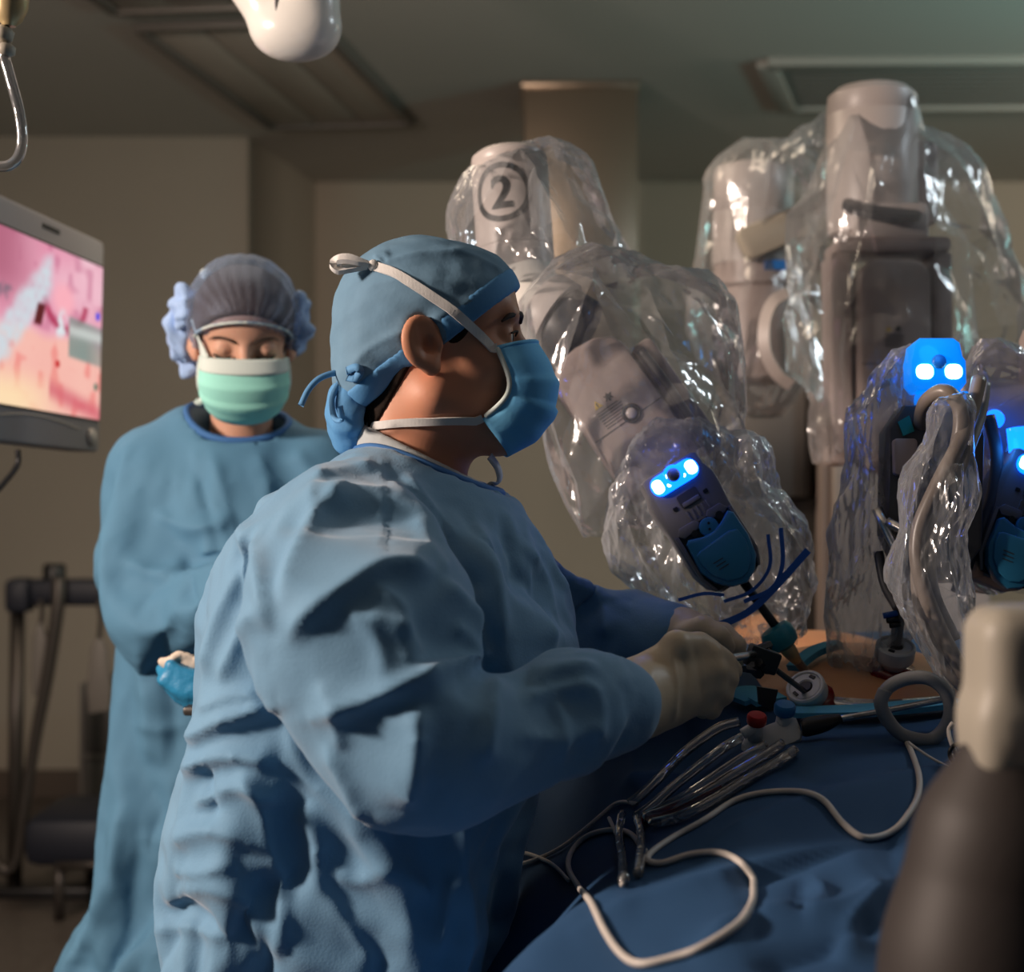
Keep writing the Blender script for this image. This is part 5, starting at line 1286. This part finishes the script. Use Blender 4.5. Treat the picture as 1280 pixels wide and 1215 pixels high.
def vnoise(x, y, s, seed):
    rs = np.random.RandomState(seed); G = rs.rand(64,64); X, Y = x*s+7, y*s+7; i, j = np.floor(X).astype(int), np.floor(Y).astype(int); fx, fy = X-i, Y-j
    fx, fy = fx*fx*(3-2*fx), fy*fy*(3-2*fy); q = lambda a, b: G[a % 64, b % 64]
    return q(i,j)*(1-fx)*(1-fy)+q(i+1,j)*fx*(1-fy)+q(i,j+1)*(1-fx)*fy+q(i+1,j+1)*fx*fy
# s: distance from the right-hand edge, as a share of what shows in the frame
sx = gx*(x1-x0)/.40; n1 = vnoise(sx, gy, 5, 1); n2 = vnoise(sx, gy, 14, 2); n3 = vnoise(sx, gy, 30, 3)
mixc = lambda c, m, k: c*(1-k[...,None])+np.array(m)*k[...,None]
sstep = lambda e0, e1, v: np.clip((v-e0)/(e1-e0), 0, 1)**2*(3-2*np.clip((v-e0)/(e1-e0), 0, 1))
C = np.ones((ny,nx,3))*np.array((.84,.46,.58)); C = mixc(C, (.92,.70,.76), n1*.9); C = mixc(C, (.66,.28,.42), sstep(.55,.9,n2)*.45)
C = mixc(C, (.62,.30,.40), sstep(.0,.5,sx-.55)*sstep(.55,.2,gy))
low = sstep(.52,.62,gy+.06*n1); C = mixc(C, (.95,.66,.58), low*.85); C = mixc(C, (.90,.40,.38), low*sstep(.55,.8,n2)*.6); C = mixc(C, (.98,.82,.62), low*sstep(.3,.9,sx)*sstep(.72,.95,gy))
C = mixc(C, (.75,.25,.32), sstep(.10,.0,np.abs(gy-.93+.2*(sx-.2)))*.7*(sx < .55)); C = mixc(C, (.96,.60,.66), sstep(.16,.05,np.hypot((sx-.42)*1.0,(gy-.30)*1.1)))
C = mixc(C, (.55,.05,.18), sstep(.05,.0,np.abs(np.hypot(sx-.40,gy-.26)-.22))*(gy > .3)*(gy < .52)*.8)
ins = np.abs(gy-(.20+(sx-.58)*1.05))*.8; C = mixc(C, (.74,.80,.84), sstep(.15,.05,ins+.05*(n2-.5))*sstep(.50,.60,sx)*(.7+.3*n3)); C = mixc(C, (.34,.30,.36), sstep(.10,.03,np.hypot((sx-.98)*.8,gy-.36)+.06*n3)*.8)
jaw = (sx < .36)*sstep(.14,.11,np.abs(gy-.53+.05*sx)); C = mixc(C, (.42,.48,.46), jaw*(.6+.4*n1)); C = mixc(C, (.75,.78,.76), jaw*sstep(.06,.0,np.abs(gy-.47))*.8)
tip = sstep(.08,.03,np.abs(sx-.47+.06*n2)+.05*n3)*sstep(.12,.05,np.abs(gy-.48+.06*n1)); C = mixc(C, (.82,.86,.88), tip); cl = sstep(.05,.025,np.abs(sx-.66-.3*(gy-.43)))*sstep(.08,.05,np.abs(gy-.43)); C = mixc(C, (.25,.03,.06), cl)
C = mixc(C, (.70,.02,.06), sstep(.03,.015,np.hypot(sx-.47,gy-.70)))
C = mixc(C, (.02,.12,.85), sstep(.035,.02,np.hypot((sx-.045)*1.2,gy-.33))); C = mixc(C, (.02,.35,.28), sstep(.03,.018,np.hypot((sx-.05)*1.2,gy-.79)))
Vs = O+uu*(x0+(x1-x0)*gx.ravel())[:,None]+vv*(y0+(y1-y0)*gy.ravel())[:,None]+nn*.0025
Fs = [(i*nx+j, i*nx+j+1, (i+1)*nx+j+1, (i+1)*nx+j) for i in range(ny-1) for j in range(nx-1)]
m = bpy.data.materials.new('screen_picture'); m.use_nodes = True; nt = m.node_tree; b = nt.nodes['Principled BSDF']
at_ = nt.nodes.new('ShaderNodeVertexColor'); at_.layer_name = 'picture'; nt.links.new(at_.outputs[0], b.inputs['Emission Color']); b.inputs['Emission Strength'].default_value = 1.0; b.inputs['Base Color'].default_value = (.01,.01,.01,1); b.inputs['Roughness'].default_value = .2
M['screen'] = m
so = mesh_obj('screen', Vs, Fs, 'screen', t)
ca = so.data.color_attributes.new('picture', 'FLOAT_COLOR', 'POINT')
ca.data.foreach_set('color', np.concatenate([np.clip(C,0,1)**1.7, np.ones((ny,nx,1))], 2).ravel())
kp = O+uu*.045+vv*(Hh-.026)
mesh_obj('knob', *lathe_m([(.016,0),(.016,.005),(.013,.008),(.001,.009)], kp, nn, 28), 'bezelw', t)
plate(O, R, [(.20,.016),(.27,.016),(.27,.024),(.20,.024)], 0, .0008, 'ink', 'maker_mark', t)
mesh_obj('grip_line', *tube_m([O+uu*q+vv*(Hh-.038-.012*math.sin((q-.1)*9))+nn*.001 for q in (.10,.18,.26,.34,.42)], .0015, 6, 5), 'bezelw', t)
mesh_obj('power_cable', *tube_m([A(22,562,2.60),A(22,580,2.60),A(8,600,2.58),A(-20,625,2.55),A(-80,640,2.5)], .005, 10, 6), 'black', t)
pc = O+uu*W_*.55+vv*Hh*.5-nn*.06
mesh_obj('support_arm', *tube_m([pc, pc-nn*.18, pc-nn*.2+np.array((0,0,.5)), pc-nn*.2+np.array((0,0,HC-pc[2]-.01))], .025, 16, 4, smooth=False), 'bezel', t)

# ================================================================ hanging things at the top
t = thing('lamp_joint', 'glossy white rounded lamp-arm joint hanging from above at the top edge', 'lamp arm', A(355,-60,2.1))
g = Grid((-.45,1.9,1.84), (-.12,2.35,2.2), .005)
f = smin(g.seg(A(378,-40,2.1), A(384,28,2.1), .052, .046), g.seg(A(300,-50,2.1), A(352,34,2.1), .040, .036), .025)
f = smin(f, g.ell(A(368,40,2.1), (.058,.045,.036)), .02)
V, Fq = g.mesh(f); mesh_obj('joint_shell', laplace(V, Fq, 2), Fq, 'lampw', t)
mesh_obj('joint_seam', *tube_m([A(344,-10,2.055),A(345,12,2.056),A(349,30,2.059),A(352,46,2.066)], .0016, 8, 5), 'bezel', t)
mesh_obj('ceiling_tube', *tube_m([A(345,-60,2.1), np.array((A(345,-60,2.1)[0],2.1,HC))], .035, 20, 3), 'lampw', t)
t = thing('infusion_line', 'hanging clear infusion line loop with cream fittings at the top left', 'infusion line', A(12,-120,1.5))
mesh_obj('drip_chamber', *lathe_m([(.006,-.018),(.012,-.012),(.017,.0),(.019,.05),(.012,.06)], A(13,10,1.5), (.05,0,1), 24), 'brass', t, auto=40)
mesh_obj('fitting', *lathe_m([(.004,-.010),(.010,-.007),(.010,.002),(.005,.006)], A(5,40,1.5), (.3,0,1), 20), 'cream', t)
mesh_obj('fitting', *lathe_m([(.004,-.007),(.0095,-.004),(.0095,.003),(.005,.006)], A(7,62,1.5), (.1,0,1), 20), 'cream', t)
mesh_obj('hanger_line', *tube_m([A(14,-10,1.5),A(14,-60,1.5),A(14,-700,1.5)], .004, 8, 3), 'tube', t)
mesh_obj('tubing', *tube_m([A(4,66,1.5),A(12,95,1.5),A(24,140,1.5),A(28,175,1.5),A(22,198,1.5),A(6,208,1.5),A(-14,200,1.5),A(-30,150,1.5)], .0054, 12, 8), 'tube', t)

# ================================================================ dim corner at the left
d = 4.9; zf = CY+CAMZ*F/d
t = thing('equipment_stand', 'dark padded rail stand with grey poles against the back wall', 'stand', (float(A(40,0,d)[0]), d, 0))
mesh_obj('padded_rail', *box_m((A(14,740,d)+A(190,740,d))/2, (abs(A(190,0,d)[0]-A(14,0,d)[0])/2,.05,.042), bev=.02), 'navy', t, auto=40)
mesh_obj('end_pad', *box_m(A(26,744,d-.03), (.040,.055,.055), bev=.022), 'navy', t, auto=40)
mesh_obj('clamp', *lathe_m([(.03,-.05),(.036,-.04),(.036,.04),(.03,.05)], A(68,724,d), (0,0,1), 20), 'black', t); mesh_obj('clamp', *lathe_m([(.03,-.05),(.036,-.04),(.036,.04),(.03,.05)], A(138,724,d), (0,0,1), 20), 'black', t)
mesh_obj('pole', *tube_m([A(22,755,d),A(18,zf-2,d)], .024, 14, 2), 'rackm', t); mesh_obj('pole', *tube_m([A(150,755,d+.05),A(146,zf-2,d+.05)], .012, 12, 2), 'rackm', t)
mesh_obj('foot_bar', *box_m(A(60,zf-6,d), (.20,.05,.02), bev=.01), 'black', t, auto=40)
tag(mesh_obj('grey_hose', *tube_m([A(74,722,d-.07),A(72,760,d-.08),A(60,840,d-.08),A(44,925,d-.08),A(32,1000,d-.08),A(22,1070,d-.08),A(8,1088,d-.08),A(-12,1070,d-.08)], [.022,.022,.021,.019,.018,.018,.018,.018], 12, 6), 'rackm'), 'long grey hose hanging from the dark padded rail', 'hose')
t = thing('fluid_bag', 'pale fluid bag hung on a hook from the dark padded rail', 'bag', A(124,790,d-.06), 'bags hung on the padded rail')
O, R = px_frame(124, 840, d-.08, (0,1))
plate(O, R, [(-4,-42),(4,-42),(10,-30),(15,20),(14,48),(-12,52),(-15,20),(-10,-30)], -4, 4, 'cabl', 'pouch', t, 2)
mesh_obj('hook', *tube_m([A(124,800,d-.07),A(126,770,d-.07),A(122,752,d-.075)], .008, 8, 4), 'rackm', t)
t = thing('fluid_bag', 'narrow fluid bag on a hook beside the long hanging hose', 'bag', A(52,790,d-.06), 'bags hung on the padded rail')
O, R = px_frame(50, 830, d-.08, (0,1))
plate(O, R, [(-3,-50),(3,-50),(9,-34),(11,20),(8,40),(-8,40),(-11,20),(-9,-34)], -4, 4, 'cabl', 'pouch', t, 2)
mesh_obj('hook', *tube_m([A(50,785,d-.07),A(53,765,d-.07),A(50,750,d-.075)], .008, 8, 4), 'rackm', t)
d2 = 5.6
t = thing('wall_cabinet', 'dark grey floor cabinet with a pale edge strip beneath the fluid bag', 'cabinet', (float(A(135,0,d2)[0]), d2+.2, 0))
zf = CY+CAMZ*F/d2
pbox(104, 858, 190, zf, d2, .4, 'cab', 'body', t); pbox(99, 855, 103.5, zf, d2-.005, .4, 'cabl', 'edge_strip', t, .003); pbox(105, 943, 189, 948, d2-.012, .02, 'cabl', 'drawer_gap_strip', t, .002)
pbox(106, 866, 188, 940, d2-.012, .014, 'cab', 'drawer', t, .003); pbox(106, 951, 188, zf-6, d2-.012, .014, 'cab', 'door', t, .003)
d3 = 4.6; zf = CY+CAMZ*F/d3
t = thing('stool', 'low dark cushioned stool on the floor under the padded rail', 'stool', (float(A(85,0,d3)[0]), d3+.2, 0))
pbox(26, 1024, 170, 1086, d3, .40, 'navy', 'cushion', t, .04); mesh_obj('cushion_top', *box_m(A(110,1028,d3+.22), (.15,.18,.035), bev=.03), 'navy', t, auto=50)
for x in (72, 165):
    for yy in (.02, .36): mesh_obj('leg', *tube_m([A(x,1080,d3)+np.array((0,yy,0)), np.array((A(x,0,d3)[0], d3+yy, .002))], .016, 10, 2), 'rackm', t)
mesh_obj('stretcher', *tube_m([A(72,1082,d3-.0)+np.array((0,.0,0)),A(165,1080,d3)], .013, 10, 2), 'rackm', t)

# ================================================================ blue-wrapped bundle beside the assistant
tp = A(222,860,2.05)
t = thing('instrument_stand', 'slim tray stand hidden behind the surgeon back', 'stand', (float(A(300,0,2.05)[0]), 2.05, 0))
mesh_obj('tray', *box_m(A(318,880,2.05), (.082,.07,.006), bev=.004), 'rackm', t, auto=40); mesh_obj('post', *tube_m([A(330,885,2.05), np.array((A(330,0,2.05)[0],2.05,.02))], .012, 12, 2), 'rackm', t)
mesh_obj('foot', *box_m((float(A(330,0,2.05)[0]),2.05,.015), (.16,.12,.015), bev=.01), 'rackm', t, auto=40)
g = Grid((-.52,1.92,.97), (-.24,2.18,1.14), .0038)
f = g.box(A(262,858,2.05), (.062,.05,.020), np.array(Matrix.Rotation(.42,3,'Y')), .010)
f = smin(f, g.seg(A(203,838,2.04), A(245,872,2.03), .010, .022), .02)
V, Fq = g.mesh(f); V = crumple(V, vnormals(V, Fq), 5, 7, 22, .005)
tag(mesh_obj('blue_bundle', V, Fq, 'wrap'), 'shiny blue wrapped bundle beside the assistant gown', 'bundle')
f = g.seg(A(203,827,2.03), A(285,832,2.04), .007, .014)
for x, y in ((214,822),(221,818),(232,820),(244,824)): f = smin(f, g.seg(A(x,y+8,2.03), A(x+4,y,2.02), .008, .005), .008)
V, Fq = g.mesh(f); V = crumple(V, vnormals(V, Fq), 6, 7, 40, .003)
tag(mesh_obj('gauze', V, Fq, 'gauze'), 'crumpled cream gauze lying on the blue bundle', 'gauze')
